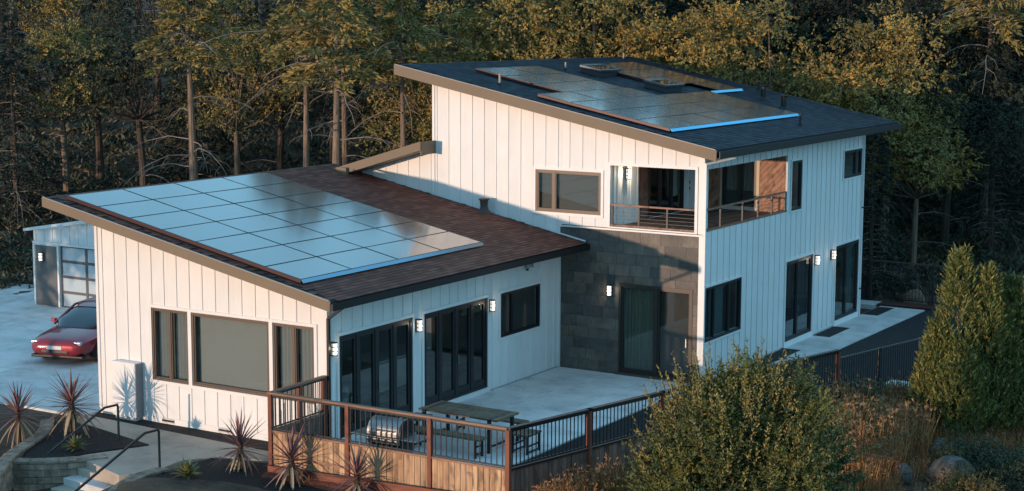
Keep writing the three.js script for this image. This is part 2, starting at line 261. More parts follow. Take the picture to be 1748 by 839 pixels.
// window: frame + sashes split at fractions; local wall coords
function windowUnit(parent, name, pos, turn, o, splits = [], opt = {}) {
  const w = part(name, parent, pos, turn), fm = opt.frame ?? M.bronze, f = opt.f ?? 0.055, n0 = -0.07, n1 = opt.n1 ?? 0.03;
  const F = [bx(o.a, o.b, o.y1 - f, o.y1, n0, n1), bx(o.a, o.b, o.y0, o.y0 + f, n0, n1), bx(o.a, o.a + f, o.y0 + f, o.y1 - f, n0, n1), bx(o.b - f, o.b, o.y0 + f, o.y1 - f, n0, n1)];
  obj('frame', F, fm, w);
  const xs = [o.a + f, ...splits, o.b - f];
  for (const s of splits) obj('mullion', bx(s - f * 0.6, s + f * 0.6, o.y0 + f, o.y1 - f, n0 + 0.005, n1 - 0.006), fm, w);
  for (let i = 0; i < xs.length - 1; i++) {
    const a = xs[i] + (i ? f * 0.6 : 0), b = xs[i + 1] - (i < xs.length - 2 ? f * 0.6 : 0), y0 = o.y0 + f, y1 = o.y1 - f, h = opt.sash ?? 0.03;
    if (opt.sash !== 0) obj('sash', [bx(a, b, y1 - h, y1, -0.055, 0.008), bx(a, b, y0, y0 + h * (opt.kick ?? 1), -0.055, 0.008), bx(a, a + h, y0 + h * (opt.kick ?? 1), y1 - h, -0.055, 0.008), bx(b - h, b, y0 + h * (opt.kick ?? 1), y1 - h, -0.055, 0.008)], fm, w);
    obj('pane', bx(a + h, b - h, y0 + h, y1 - h, -0.026, -0.022), M.glass, w);
    const cv = opt.cover?.[i];
    if (cv) {
      const frac = cv.frac ?? 1, yb = y1 - (y1 - y0) * frac;
      if (cv.fold) { const pts = [], n = Math.round((b - a) / 0.05); for (let k = 0; k <= n; k++) pts.push([a + (b - a) * k / n, -0.15 + (k % 2 ? 0.022 : -0.022)]); const sh = new THREE.Shape([...pts.map(([x, z]) => new THREE.Vector2(x, z)), ...pts.reverse().map(([x, z]) => new THREE.Vector2(x, z - 0.006))]); const g = new THREE.ExtrudeGeometry(sh, { depth: y1 - yb, bevelEnabled: false }); g.rotateX(-Math.PI / 2); g.scale(1, 1, -1); g.translate(0, yb, 0); const gi = flat(g); const p = gi.attributes.position; for (let k = 0; k < p.count; k += 3) { const t = [p.getX(k + 1), p.getY(k + 1), p.getZ(k + 1)]; p.setXYZ(k + 1, p.getX(k + 2), p.getY(k + 2), p.getZ(k + 2)); p.setXYZ(k + 2, ...t); } gi.computeVertexNormals(); obj('curtain', muv(gi), cv.m ?? M.curtain, w); }
      else if (cv.slats) { for (let y = yb + 0.02, k = 0; y < y1 - 0.03; y += 0.062, k++) { const g = bx(a + 0.11, b - 0.02, -0.033, 0.033, -0.001, 0.001); g.rotateX(-0.16 + rr(-0.03, 0.03)); g.translate(0, y, -0.11); obj('blind_slat', g, cv.m, w); } obj('blind_back', bx(a, b, yb, y1, -0.137, -0.132), M.curtain, w); }
      else obj('blind', bx(a, b, yb, y1, -0.12, -0.112), cv.m ?? M.blind, w);
    }
  }
  return w;
}
const PI2 = Math.PI / 2;
// --- low wing, sunlit gable wall (z = 0)
{
  const w = part('gable_wall', house), W1 = { a: -5.308, b: -4.139, y0: 0.976, y1: 2.756 }, W2 = { a: -4.031, b: -1.647, y0: 0.976, y1: 2.756 }, W3 = { a: -1.542, b: -0.333, y0: 0.976, y1: 2.756 };
  const top = (x) => roofL(x) - 0.225, op = [{ ...W1, a: -5.308, b: -0.333 }];
  sheath(w, [[-7.12, -0.15], [-0.006, -0.15], [-0.006, top(0)], [-7.12, top(-7.12)]], [W1, W2, W3]);
  boards(w, -7.12, -0.06, 0.06, top, op, 0.405, 0.19);
  obj('trim', [bx(-7.13, 0.03, -0.14, 0.058, -0.1, 0.03)], M.trim, w);
  obj('trim', prism([[-0.06, 0.06], [0.018, 0.06], [0.018, top(0.018)], [-0.06, top(-0.06)]], 0, 0.046), M.trim, w);
  obj('trim', prism([[-7.14, 0.06], [-7.06, 0.06], [-7.06, top(-7.06)], [-7.14, top(-7.14)]], 0.0185, 0.046), M.trim, w);
  obj('trim', bx(-5.40, -0.25, 2.756, 2.83, 0.019, 0.05), M.trim, w); obj('trim', bx(-5.40, -0.25, 0.90, 0.976, 0.019, 0.056), M.trim, w);
  for (const [a, b] of [[-5.395, -5.308], [-4.139, -4.031], [-1.647, -1.542], [-0.333, -0.25]]) obj('trim', bx(a, b, 0.976, 2.756, 0.0, 0.05), M.trim, w);
  const gry = mat([0.33, 0.33, 0.32], 0.9), bl = [{ fold: true, m: gry }, { fold: true, m: gry }];
  windowUnit(house, 'window', [0, 0, 0], 0, W1, [-4.736], { f: 0.05, cover: bl });
  windowUnit(house, 'window', [0, 0, 0], 0, W2, [], { f: 0.06, cover: [{ slats: true, m: mat([0.30, 0.295, 0.28], 0.85) }] });
  windowUnit(house, 'window', [0, 0, 0], 0, W3, [-0.938], { f: 0.05, cover: bl });
  for (const x of [-4.85, -3.05]) { const v = part('foundation_vent', house); obj('vent_frame', [bx(x - 0.2, x + 0.2, 0.02, 0.05, 0.03, 0.045), bx(x - 0.2, x + 0.2, -0.06, -0.03, 0.03, 0.045)], M.core, v); obj('vent_mesh', bx(x - 0.2, x + 0.2, -0.03, 0.02, 0.031, 0.036), M.black, v); }
}
// --- low wing, patio wall (x = 0); s = -z
{
  const P = [0, 0, 0], w = part('patio_wall', house, P, PI2), D1 = { a: 0.397, b: 3.34, y0: 0.123, y1: 2.516 }, D2 = { a: 3.826, b: 6.767, y0: 0.123, y1: 2.516 }, K = { a: 7.402, b: 9.482, y0: 1.334, y1: 2.525 };
  const top = () => roofL(0) - 0.225;
  sheath(w, [[0.14, -0.15], [10.6, -0.15], [10.6, top()], [0.14, top()]], [D1, D2, K]);
  boards(w, 0.02, 10.55, 0.03, top, [{ ...D1, y0: -1 }, { ...D2, y0: -1 }, K], 0.405, 0.12);
  obj('trim', bx(-0.046, 0.06, 0.0, top(), 0.0185, 0.047), M.trim, w); obj('trim', bx(10.5, 10.6, 0.0, top(), 0.0185, 0.047), M.trim, w);
  casing(w, D1, 0.08, 'lrt'); casing(w, D2, 0.08, 'lrt'); casing(w, K, 0.075);
  for (const D of [D1, D2]) obj('door_sill', bx(D.a - 0.08, D.b + 0.08, 0.0, 0.122, 0, 0.06), M.trim, w);
  for (const [D, spl] of [[D1, [1.13, 1.87, 2.6]], [D2, [4.56, 5.3, 6.03]]]) {
    const d = windowUnit(house, 'folding_door', P, PI2, D, spl, { frame: M.black, f: 0.075, sash: 0.075, kick: 2.2, n1: 0.03 });
    obj('handle', [bx(spl[1] + 0.06, spl[1] + 0.085, 1.0, 1.22, 0.012, 0.05)], M.steel, d);
  }
  windowUnit(house, 'window', P, PI2, K, [8.05], { frame: M.black, f: 0.06, sash: 0.02 });
}
// --- two storey block: sunlit gable wall (z = -10.625)
const D = -10.625;
{
  const P = [0, 0, D], w = part('gable_wall', house, P), U = { a: -0.779, b: 1.304, y0: 4.369, y1: 5.548 }, L = { a: 1.588, b: 4.135, y0: 4.088, y1: 5.766 }, S = { a: 1.895, b: 4.117, y0: 0.06, y1: 2.539 };
  const top = (x) => roofU(x) - 0.26, bot = (x) => x > 0.087 ? 4.03 : Math.max(roofL(x) - 0.05, 3.6);
  sheath(w, [[-4.245, 0], [4.35, 0], [4.35, top(4.35)], [-4.245, top(-4.245)]], [U, L, S]);
  boards(w, -4.19, 0.087, bot, top, [U], 0.405, 0.06); boards(w, 0.087, 4.25, 4.05, top, [U, L], 0.405, 0.2);
  obj('trim', prism([[-4.27, roofL(-4.27) - 0.1], [-4.19, roofL(-4.19) - 0.1], [-4.19, top(-4.19)], [-4.27, top(-4.27)]], 0, 0.047), M.trim, w);
  obj('trim', bx(4.25, 4.40, 4.05, top(4.3) - 0.02, 0, 0.047), M.trim, w); obj('trim', bx(0.087, 4.25, 4.035, 4.05, 0.0, 0.075), M.gutter, w);
  obj('trim', bx(0.09, 4.40, 3.99, 4.034, 0.0, 0.07), M.trim, w);
  casing(w, U, 0.075); casing(w, L, 0.08);
  windowUnit(house, 'window', P, 0, U, [-0.197], { f: 0.065, cover: [{ frac: 1, m: M.blind2 }, { frac: 1, m: M.blind2 }] });
  // slate cladding in single tiles
  const sw = part('slate_wall', house, P); let k = 0;
  for (let row = 0, y = 0; y < 3.98; row++, y += 0.306) {
    const off = (row % 2 ? 0.32 : 0) + (row % 3) * 0.09;
    for (let x = 0.02 - off; x < 4.28; x += 0.625) {
      const a = Math.max(0.02, x), b = Math.min(4.27, x + 0.619), y1 = Math.min(3.985, y + 0.301); if (b - a < 0.04 || y1 - y < 0.03) continue; const n = 0.022 + rr(0, 0.009);
      const pieces = []; const rect = (p, q, r, s) => { if (q - p > 0.02 && s - r > 0.02) pieces.push(bx(p, q, r, s, 0, n)); };
      if (b <= S.a || a >= S.b || y >= S.y1) rect(a, b, y, y1); else { rect(a, Math.min(b, S.a), y, y1); rect(Math.max(a, S.b), b, y, y1); if (y1 > S.y1) rect(Math.max(a, S.a), Math.min(b, S.b), S.y1, y1); }
      if (pieces.length) obj('slate_tile', pieces, M.slate[(Math.floor(R0() * 5))], sw); k++;
    }
  }
  obj('trim', bx(4.275, 4.40, 0, 3.99, 0, 0.05), M.trim, sw);
  const sd = windowUnit(house, 'sliding_door', P, 0, S, [3.03], { frame: M.doorframe, f: 0.07, sash: 0.05, n1: 0.045, cover: [{ fold: true, m: mat([0.17, 0.165, 0.12], 0.9) }, { m: mat([0.062, 0.052, 0.043], 0.9), frac: 1 }] });
  obj('handle', bx(3.93, 3.955, 0.95, 1.2, 0.01, 0.05), M.steel, sd); obj('door_sill', bx(S.a - 0.05, S.b + 0.05, 0.0, 0.058, 0, 0.14), M.bronze, sd);
}
// --- two storey block: shaded long wall (x = 4.356); s = -z
const XW = 4.356;
{
  const P = [XW, 0, 0], w = part('side_wall', house, P, PI2);
  const Lg = { a: 10.772, b: 16.471, y0: 4.094, y1: 5.766 }, N = { a: 16.747, b: 17.589, y0: 4.086, y1: 5.568 }, Sm = { a: 21.177, b: 22.918 - 0.05, y0: 4.695, y1: 5.584 }, Lo = { a: 10.832, b: 13.191, y0: 1.089, y1: 2.582 }, K1 = { a: 16.49, b: 18.678, y0: 0.16, y1: 2.582 }, K2 = { a: 20.679, b: 22.82, y0: 0.16, y1: 2.582 };
  const top = () => roofU(XW) - 0.26;
  sheath(w, [[10.765, -0.05], [22.98, -0.05], [22.98, top()], [10.765, top()]], [Lg, N, Sm, Lo, K1, K2]);
  boards(w, 10.64, 22.93, 0.1, top, [Lg, N, Sm, Lo, { ...K1, y0: -1 }, { ...K2, y0: -1 }], 0.405, 0.12);
  obj('trim', bx(10.58, 10.70, 0, top(), 0.0185, 0.047), M.trim, w); obj('trim', bx(22.9, 22.99, 0, top(), 0.0185, 0.047), M.trim, w);
  obj('trim', bx(10.64, 16.49, 0.03, 0.099, 0, 0.03), M.trim, w); obj('trim', bx(18.678, 20.679, 0.03, 0.099, 0, 0.03), M.trim, w);
  casing(w, N, 0.05, 'lrtb'); casing(w, Sm, 0.05, 'ltb'); casing(w, Lo, 0.055, 'rtb'); casing(w, K1, 0.07, 'lrt'); casing(w, K2, 0.07, 'lrt');
  for (const o of [K1, K2]) obj('door_sill', bx(o.a - 0.07, o.b + 0.07, 0.0, 0.158, 0, 0.06), M.trim, w);
  const teal = mat([0.10, 0.17, 0.17], 0.9);
  windowUnit(house, 'window', P, PI2, N, [], { frame: M.black, f: 0.06 });
  windowUnit(house, 'window', P, PI2, Sm, [22.33], { frame: M.black, f: 0.06 });
  windowUnit(house, 'window', P, PI2, Lo, [11.43, 12.41], { frame: M.black, f: 0.06, cover: [null, { fold: true, m: teal }, null] });
  const s1 = windowUnit(house, 'sliding_door', P, PI2, K1, [17.5], { frame: M.black, f: 0.07, sash: 0.05, cover: [null, { fold: true, m: mat([0.05, 0.055, 0.06], 0.9) }] });
  const s2 = windowUnit(house, 'sliding_door', P, PI2, K2, [21.73], { frame: M.black, f: 0.07, sash: 0.05, cover: [null, { fold: true, m: teal }] });
  obj('handle', bx(17.57, 17.59, 0.95, 1.15, 0.01, 0.04), M.steel, s1); obj('handle', bx(21.65, 21.67, 0.95, 1.15, 0.01, 0.04), M.steel, s2);
}
// --- loggia in the corner
{
  const lg = part('loggia', house), z0 = D - 0.145, z1 = -16.471, xb = 1.588, xf = XW - 0.145, fy = 4.06, cy = 5.83;
  obj('floor', bx(xb, xf, fy - 0.14, fy, z1, z0), mat([0.20, 0.13, 0.10], 0.7, { map: T.cedar }), lg);
  obj('ceiling', bx(xb, xf, cy, cy + 0.06, z1, z0), M.fascia, lg);
  const bw = part('loggia_wall', house, [xb, 0, 0], PI2);
  sheath(bw, [[10.77, fy - 0.1], [16.6, fy - 0.1], [16.6, cy], [10.77, cy]], [{ a: 12.9, b: 15.2, y0: fy + 0.03, y1: cy - 0.1 }], 0.1);
  boards(bw, 10.77, 12.26, fy, () => cy, [], 0.405, 0.2); boards(bw, 15.24, 16.45, fy, () => cy, [], 0.405, 0.3);
  obj('timber_panel', bx(12.27, 12.86, fy, cy, 0, 0.03), mat([0.28, 0.12, 0.07], 0.75, { map: T.cedar }), bw);
  obj('outlet', [bx(15.55, 15.6, 4.86, 4.94, 0.041, 0.05), bx(15.55, 15.6, 4.68, 4.76, 0.041, 0.05)], M.black, bw);
  windowUnit(house, 'sliding_door', [xb, 0, 0], PI2, { a: 12.9, b: 15.2, y0: fy + 0.03, y1: cy - 0.1 }, [13.67, 14.43], { frame: M.black, f: 0.06, sash: 0.05, cover: [null, null, { fold: true, m: mat([0.5, 0.5, 0.46], 0.9), frac: 0.75 }] });
  // end wall with diagonal cedar boards and a window
  const ew = part('loggia_wall', house, [0, 0, z1]), Wn = { a: 2.29, b: 3.40, y0: fy + 0.12, y1: cy - 0.1 };
  sheath(ew, [[xb, fy - 0.1], [xf + 0.13, fy - 0.1], [xf + 0.13, cy], [xb, cy]], [Wn], 0.1);
  const reds = [[0.43, 0.245, 0.17], [0.37, 0.21, 0.145], [0.48, 0.28, 0.195]].map((c) => mat(c, 0.75, { map: T.cedar }));
  const diag = (x0, x1) => { // 45 degree boards clipped to the panel rectangle
    const st = 0.185; for (let c = fy - x1; c < cy - x0; c += st) { // band between y = x + c and y = x + c + st
      const box = [[x0, fy], [x1, fy], [x1, cy], [x0, cy]]; const clip = (poly, f) => { const o = []; for (let i = 0; i < poly.length; i++) { const p = poly[i], q = poly[(i + 1) % poly.length], a = f(p), b = f(q); if (a >= 0) o.push(p); if (a * b < 0) { const t = a / (a - b); o.push([p[0] + (q[0] - p[0]) * t, p[1] + (q[1] - p[1]) * t]); } } return o; };
      let pl = clip(box, (p) => p[1] - p[0] - c - 0.006); if (pl.length > 2) pl = clip(pl, (p) => p[0] + c + st - 0.006 - p[1]); if (pl.length > 2) obj('diagonal_board', prism(pl, 0, 0.02), reds[Math.floor(R0() * 3)], ew);
    }
  };
  diag(xb + 0.03, Wn.a - 0.07); diag(Wn.b + 0.1, xf + 0.1);
  for (const q of [bx(Wn.b, Wn.b + 0.095, fy, cy, 0, 0.03), bx(Wn.a - 0.065, Wn.a, fy, cy, 0, 0.03)]) obj('trim', q, M.paletrim, ew);
  windowUnit(house, 'window', [0, 0, z1], 0, Wn, [2.86], { frame: M.black, f: 0.05, cover: [{ fold: true, frac: 0.72, m: mat([0.3, 0.32, 0.3], 0.9) }, { fold: true, frac: 0.72, m: mat([0.3, 0.32, 0.3], 0.9) }] });
  obj('side_panel', bx(xf + 0.001, xf + 0.012, fy, cy, D - 0.6, D - 0.145), M.trim, lg);
  // cable railings
  const rail = (name, pos, turn, a, b, posts) => {
    const r = part(name, house, pos, turn), y = 4.10, t = 4.66;
    obj('top_rail', bx(a, b, t, t + 0.045, -0.06, 0.02), M.railcap, r); obj('curb', bx(a, b, y, y + 0.045, -0.13, 0.03), M.railcap, r);
    for (const p of posts) obj('post', bx(p - 0.025, p + 0.025, y + 0.045, t, -0.045, 0.0), M.black, r);
    for (let k = 1; k <= 4; k++) obj('cable', bar([a, y + 0.045 + k * 0.1, -0.022], [b, y + 0.045 + k * 0.1, -0.022], 0.006), M.cable, r);
  };
  rail('balcony_railing', [0, 0, D], 0, 1.59, 4.133, [1.63, 2.45, 3.3]); rail('balcony_railing', [XW, 0, 0], PI2, 10.774, 16.469, [11.8, 13.3, 14.4, 15.4, 16.4]);
}
// --- floors, far walls and inner partitions (close the rooms)
{
  const ins = part('interior', house);
  obj('floor', bx(-7.0, -0.145, -0.1, 0.1, -10.6, -0.145), M.floorwood, ins);
  obj('floor', bx(-4.2, 4.2, -0.1, 0.04, -22.9, -10.77), M.floorwood, ins);
  obj('floor', bx(-4.2, 4.2, 3.55, 3.88, -22.9, -10.77), M.room, ins);
  obj('partition', bx(-4.3, -4.2, 0.1, 3.6, -10.6, -4.5), M.room, ins);
  obj('partition', bx(-0.9, -0.8, 0.04, 3.55, -22.9, -10.77), M.room, ins);
  obj('partition', bx(1.3, 1.4, 3.9, 6.4, -22.9, -16.6), M.room, ins);
  obj('partition', bx(-0.8, 4.2, 0.04, 3.55, -16.0, -15.9), M.room, ins);
  // kitchen cabinets seen through the kitchen window
  for (let k = 0; k < 4; k++) { const c = part('kitchen_cabinet', house); obj('cupboard', bx(-1.7, -1.35, 1.75, 2.5, -9.6 + k * 0.5, -9.12 + k * 0.5), M.cabinet, c); obj('handle', bx(-1.35, -1.33, 1.82, 2.0, -9.17 + k * 0.5, -9.15 + k * 0.5), M.black, c); }
  const is = thing('kitchen_island', 'pale kitchen island indoors behind the second folding door', 'kitchen island', [-2.3, 0.1, -5.6]); obj('cabinet', bx(-0.45, 0.45, 0, 0.86, -1.1, 1.1), M.cabinet, is); obj('worktop', rbx(-0.52, 0.52, 0.862, 0.9, -1.2, 1.2, 0.006), M.trim, is); obj('kickboard', bx(-0.4, 0.452, 0, 0.08, -1.05, 1.05), M.black, is);
  const so = thing('sofa', 'light grey sofa indoors behind the first folding door', 'sofa', [-1.9, 0.1, -1.7]), cloth = mat([0.42, 0.41, 0.4], 0.95); obj('base', rbx(-0.42, 0.42, 0.1, 0.42, -1.0, 1.0, 0.05), cloth, so); obj('backrest', rbx(-0.45, -0.22, 0.3, 0.82, -1.0, 1.0, 0.07), cloth, so); for (const z of [-1.02, 1.02]) obj('arm', rbx(-0.42, 0.42, 0.2, 0.6, z - 0.1, z + 0.1, 0.06), cloth, so); for (const z of [-0.46, 0.46]) obj('cushion', rbx(-0.2, 0.4, 0.42, 0.54, z - 0.44, z + 0.44, 0.05), cloth, so);
  const pic = thing('framed_picture', 'pale framed picture on the indoor wall facing the folding doors', 'picture', [-4.19, 1.7, -6.3], PI2); obj('frame', [bx(-0.6, 0.6, 0.4, 0.44, 0, 0.03), bx(-0.6, 0.6, -0.44, -0.4, 0, 0.03), bx(-0.6, -0.56, -0.4, 0.4, 0, 0.03), bx(0.56, 0.6, -0.4, 0.4, 0, 0.03)], M.black, pic); obj('print', bx(-0.56, 0.56, -0.4, 0.4, 0, 0.015), mat([0.5, 0.42, 0.32], 0.8, { map: T.rock }), pic);
  const far = part('far_wall', house);
  obj('sheathing', [prism([[-7.13, -0.15], [-7.0, -0.15], [-7.0, 5.1], [-7.13, 5.12]], -10.6, -0.15)], M.trim, far);
  obj('sheathing', [bx(-4.25, -4.12, 0, 7.9, -22.97, -10.78), prism([[-4.25, 0], [4.2, 0], [4.2, roofU(4.2) - 0.27], [-4.25, roofU(-4.25) - 0.27]], -23.1, -22.985)], M.trim, far);
}
// --- porch roof volume west of the tall block
{
  const w = part('gable_wall', house, [0, 0, D - 0.004]); const top = (x) => roofE(x) - 0.24;
  sheath(w, [[-7.1, 4.7], [-4.29, 4.3], [-4.29, top(-4.29)], [-7.1, top(-7.1)]], []);
  boards(w, -6.95, -4.275, (x) => roofL(x) - 0.04, (x) => top(x), [], 0.405, 0.17);
  const r = part('porch_roof', house);
  obj('deck', prism([[-7.3, roofE(-7.3) - 0.2], [-4.2, roofE(-4.2) - 0.2], [-4.2, roofE(-4.2)], [-7.3, roofE(-7.3)]], -22, -9.86), M.deck, r);
  obj('soffit', prism([[-7.2, roofE(-7.2) - 0.225], [-4.21, roofE(-4.21) - 0.225], [-4.21, roofE(-4.21) - 0.201], [-7.2, roofE(-7.2) - 0.201]], D + 0.02, -9.86), M.soffit, r);
  obj('fascia', prism([[-7.3, roofE(-7.3) - 0.235], [-4.17, roofE(-4.17) - 0.235], [-4.17, roofE(-4.17) + 0.02], [-7.3, roofE(-7.3) + 0.02]], -9.86, -9.82), M.fascia, r);
  obj('fascia', bx(-4.2, -4.165, roofE(-4.2) - 0.36, roofE(-4.2) + 0.015, D + 0.045, -9.862), M.fascia, r);
  obj('fascia', bx(-7.1, -6.75, roofE(-7.1) - 0.18, roofE(-7.1) + 0.02, -9.82, -9.70), M.fascia, r);
}
// --- roofs: deck, shingles laid one by one, fascias, gutters
function shingleRoof(r, f, x0, x1, z0, z1, near, tone) {
  const a = Math.atan2(f(x1) - f(x0), x1 - x0), expo = 0.142, L = (x1 - x0) / Math.cos(a);
  const tabs = [], mk = (w, c) => { const g = new THREE.BoxGeometry(expo + 0.03, 0.011, w); g.deleteAttribute('uv'); const n = flat(g), col = new Float32Array(n.attributes.position.count * 3); for (let i = 0; i < col.length; i += 3) col.set(c, i); n.setAttribute('color', new THREE.BufferAttribute(col, 3)); return n; };
  const shapes = []; for (const w of [0.2, 0.27, 0.33, 0.40]) for (const c of tone) shapes.push([w, mk(w - 0.006, c)]);
  for (let s = expo / 2, row = 0; s < L; s += expo, row++) for (let z = z0 + rr(0, 0.2); z < z1 - 0.1;) {
    const k = Math.floor(R0() * shapes.length), [w, g] = shapes[k]; if (z + w > z1) break;
    const x = x0 + s * Math.cos(a), y = f(x) + 0.012; tabs.push({ g, x, y, z: z + w / 2, d: near ? Math.hypot(x - EYE[0], z - EYE[2]) : 0, ra: rr(-0.012, 0.004) }); z += w;
  }
  tabs.sort((p, q) => p.d - q.d); const rest = [];
  tabs.forEach((t, i) => {
    if (i < 300) { const m = obj('shingle', t.g, M.shingle, r); m.position.set(t.x, t.y, t.z); m.rotation.z = a + 0.075 + t.ra; }
    else rest.push(t.g.clone().rotateZ(a + 0.075 + t.ra).translate(t.x, t.y, t.z));
  });
  if (rest.length) obj('shingle_courses', rest, M.shingle, r).userData.kind = 'stuff';
}
{
  const r = part('roof', house), x0 = -7.835, x1 = 0.866, z0 = D + 0.045, z1 = 1.026, f = roofL;
  obj('deck', prism([[x0, f(x0) - 0.16], [x1, f(x1) - 0.16], [x1, f(x1)], [x0, f(x0)]], z0, z1 - 0.035), M.deck, r);
  obj('soffit', prism([[x0 + 0.02, f(x0 + 0.02) - 0.185], [x1 - 0.02, f(x1 - 0.02) - 0.185], [x1 - 0.02, f(x1 - 0.02) - 0.162], [x0 + 0.02, f(x0 + 0.02) - 0.162]], z0, z1 - 0.036), M.soffit, r);
  obj('fascia', prism([[x0 - 0.03, f(x0 - 0.03) - 0.22], [x1 + 0.03, f(x1 + 0.03) - 0.22], [x1 + 0.03, f(x1 + 0.03) + 0.012], [x0 - 0.03, f(x0 - 0.03) + 0.012]], z1 - 0.034, z1), M.fascia, r);
  obj('drip_edge', prism([[x0, f(x0) + 0.013], [x1, f(x1) + 0.013], [x1, f(x1) + 0.03], [x0, f(x0) + 0.03]], z1 - 0.03, z1 + 0.006), mat([0.3, 0.26, 0.22], 0.5), r);
  obj('fascia', bx(x0 - 0.035, x0 - 0.001, f(x0) - 0.22, f(x0) + 0.01, z0, z1 - 0.036), M.fascia, r);
  obj('gutter', [bx(x1 + 0.001, x1 + 0.105, f(x1) - 0.20, f(x1) - 0.185, z0, z1), bx(x1 + 0.095, x1 + 0.11, f(x1) - 0.185, f(x1) - 0.03, z0, z1), bx(x1 + 0.001, x1 + 0.02, f(x1) - 0.185, f(x1) - 0.012, z0, z1 - 0.036), bx(x1 + 0.02, x1 + 0.095, f(x1) - 0.185, f(x1) - 0.05, z1 - 0.012, z1)], M.gutter, r);
  obj('flashing', prism([[-0.45, f(-0.45) + 0.02], [x1, f(x1) + 0.02], [x1, f(x1) + 0.06], [-0.45, f(-0.45) + 0.06]], D + 0.08, D + 0.105), M.trim, r);
  shingleRoof(r, f, x0, x1, z0, z1 - 0.02, true, [[0.15, 0.058, 0.041], [0.115, 0.045, 0.034], [0.18, 0.071, 0.05], [0.13, 0.052, 0.038], [0.20, 0.083, 0.06]]);  // warm light off the sunlit wall is put into these shingle tones
}
{
  const r = part('roof', house), x0 = -5.259, x1 = 4.906, z0 = -24.95, z1 = -10.114, f = roofU;
  obj('deck', prism([[x0, f(x0) - 0.2], [x1, f(x1) - 0.2], [x1, f(x1)], [x0, f(x0)]], z0, z1 - 0.04), M.deck, r);
  obj('soffit', prism([[x0 + 0.02, f(x0 + 0.02) - 0.225], [x1 - 0.02, f(x1 - 0.02) - 0.225], [x1 - 0.02, f(x1 - 0.02) - 0.202], [x0 + 0.02, f(x0 + 0.02) - 0.202]], z0, z1 - 0.041), M.soffit, r);
  obj('fascia', prism([[x0 - 0.03, f(x0 - 0.03) - 0.275], [x1 + 0.03, f(x1 + 0.03) - 0.275], [x1 + 0.03, f(x1 + 0.03) + 0.012], [x0 - 0.03, f(x0 - 0.03) + 0.012]], z1 - 0.038, z1), M.fascia, r);
  obj('drip_edge', prism([[x0, f(x0) + 0.013], [x1, f(x1) + 0.013], [x1, f(x1) + 0.032], [x0, f(x0) + 0.032]], z1 - 0.03, z1 + 0.006), mat([0.3, 0.26, 0.22], 0.5), r);
  obj('fascia', bx(x0 - 0.035, x0 - 0.001, f(x0) - 0.25, f(x0) + 0.01, z0, z1 - 0.041), M.fascia, r);
  obj('fascia', prism([[x0, f(x0) - 0.25], [x1, f(x1) - 0.25], [x1, f(x1) + 0.01], [x0, f(x0) + 0.01]], z0 - 0.035, z0 - 0.001), M.fascia, r);
  obj('gutter', [bx(x1 + 0.001, x1 + 0.11, f(x1) - 0.22, f(x1) - 0.205, z0, z1 - 0.04), bx(x1 + 0.1, x1 + 0.115, f(x1) - 0.205, f(x1) - 0.03, z0, z1 - 0.04), bx(x1 + 0.001, x1 + 0.02, f(x1) - 0.205, f(x1) - 0.012, z0, z1 - 0.041)], M.gutter, r);
  shingleRoof(r, f, x0, x1, z0, z1 - 0.02, true, [[0.016, 0.023, 0.033], [0.010, 0.015, 0.022], [0.024, 0.032, 0.043], [0.013, 0.018, 0.027], [0.031, 0.039, 0.050]]);
}
// downspouts
{
  const d = part('downspout', house); obj('pipe', [bx(0.048, 0.11, 0.05, 3.0, 0.01, 0.075)], M.gutter, d); obj('elbow', bar([0.08, 3.0, 0.04], [0.86, 3.40, 0.5], 0.06), M.gutter, d);
  const e = part('downspout', house); obj('pipe', bx(4.405, 4.465, 0.05, 5.95, -10.62, -10.56), M.trim, e); obj('elbow', bar([4.435, 5.93, -10.57], [4.95, 6.08, -11.3], 0.055), M.trim, e);
  const h = part('downspout', house); obj('pipe', bx(4.40, 4.45, 0.03, 6.0, -22.99, -22.93), M.trim, h); obj('strap', [bx(4.398, 4.455, 0.9, 0.94, -22.995, -22.925), bx(4.398, 4.455, 3.6, 3.64, -22.995, -22.925)], M.black, h);
}

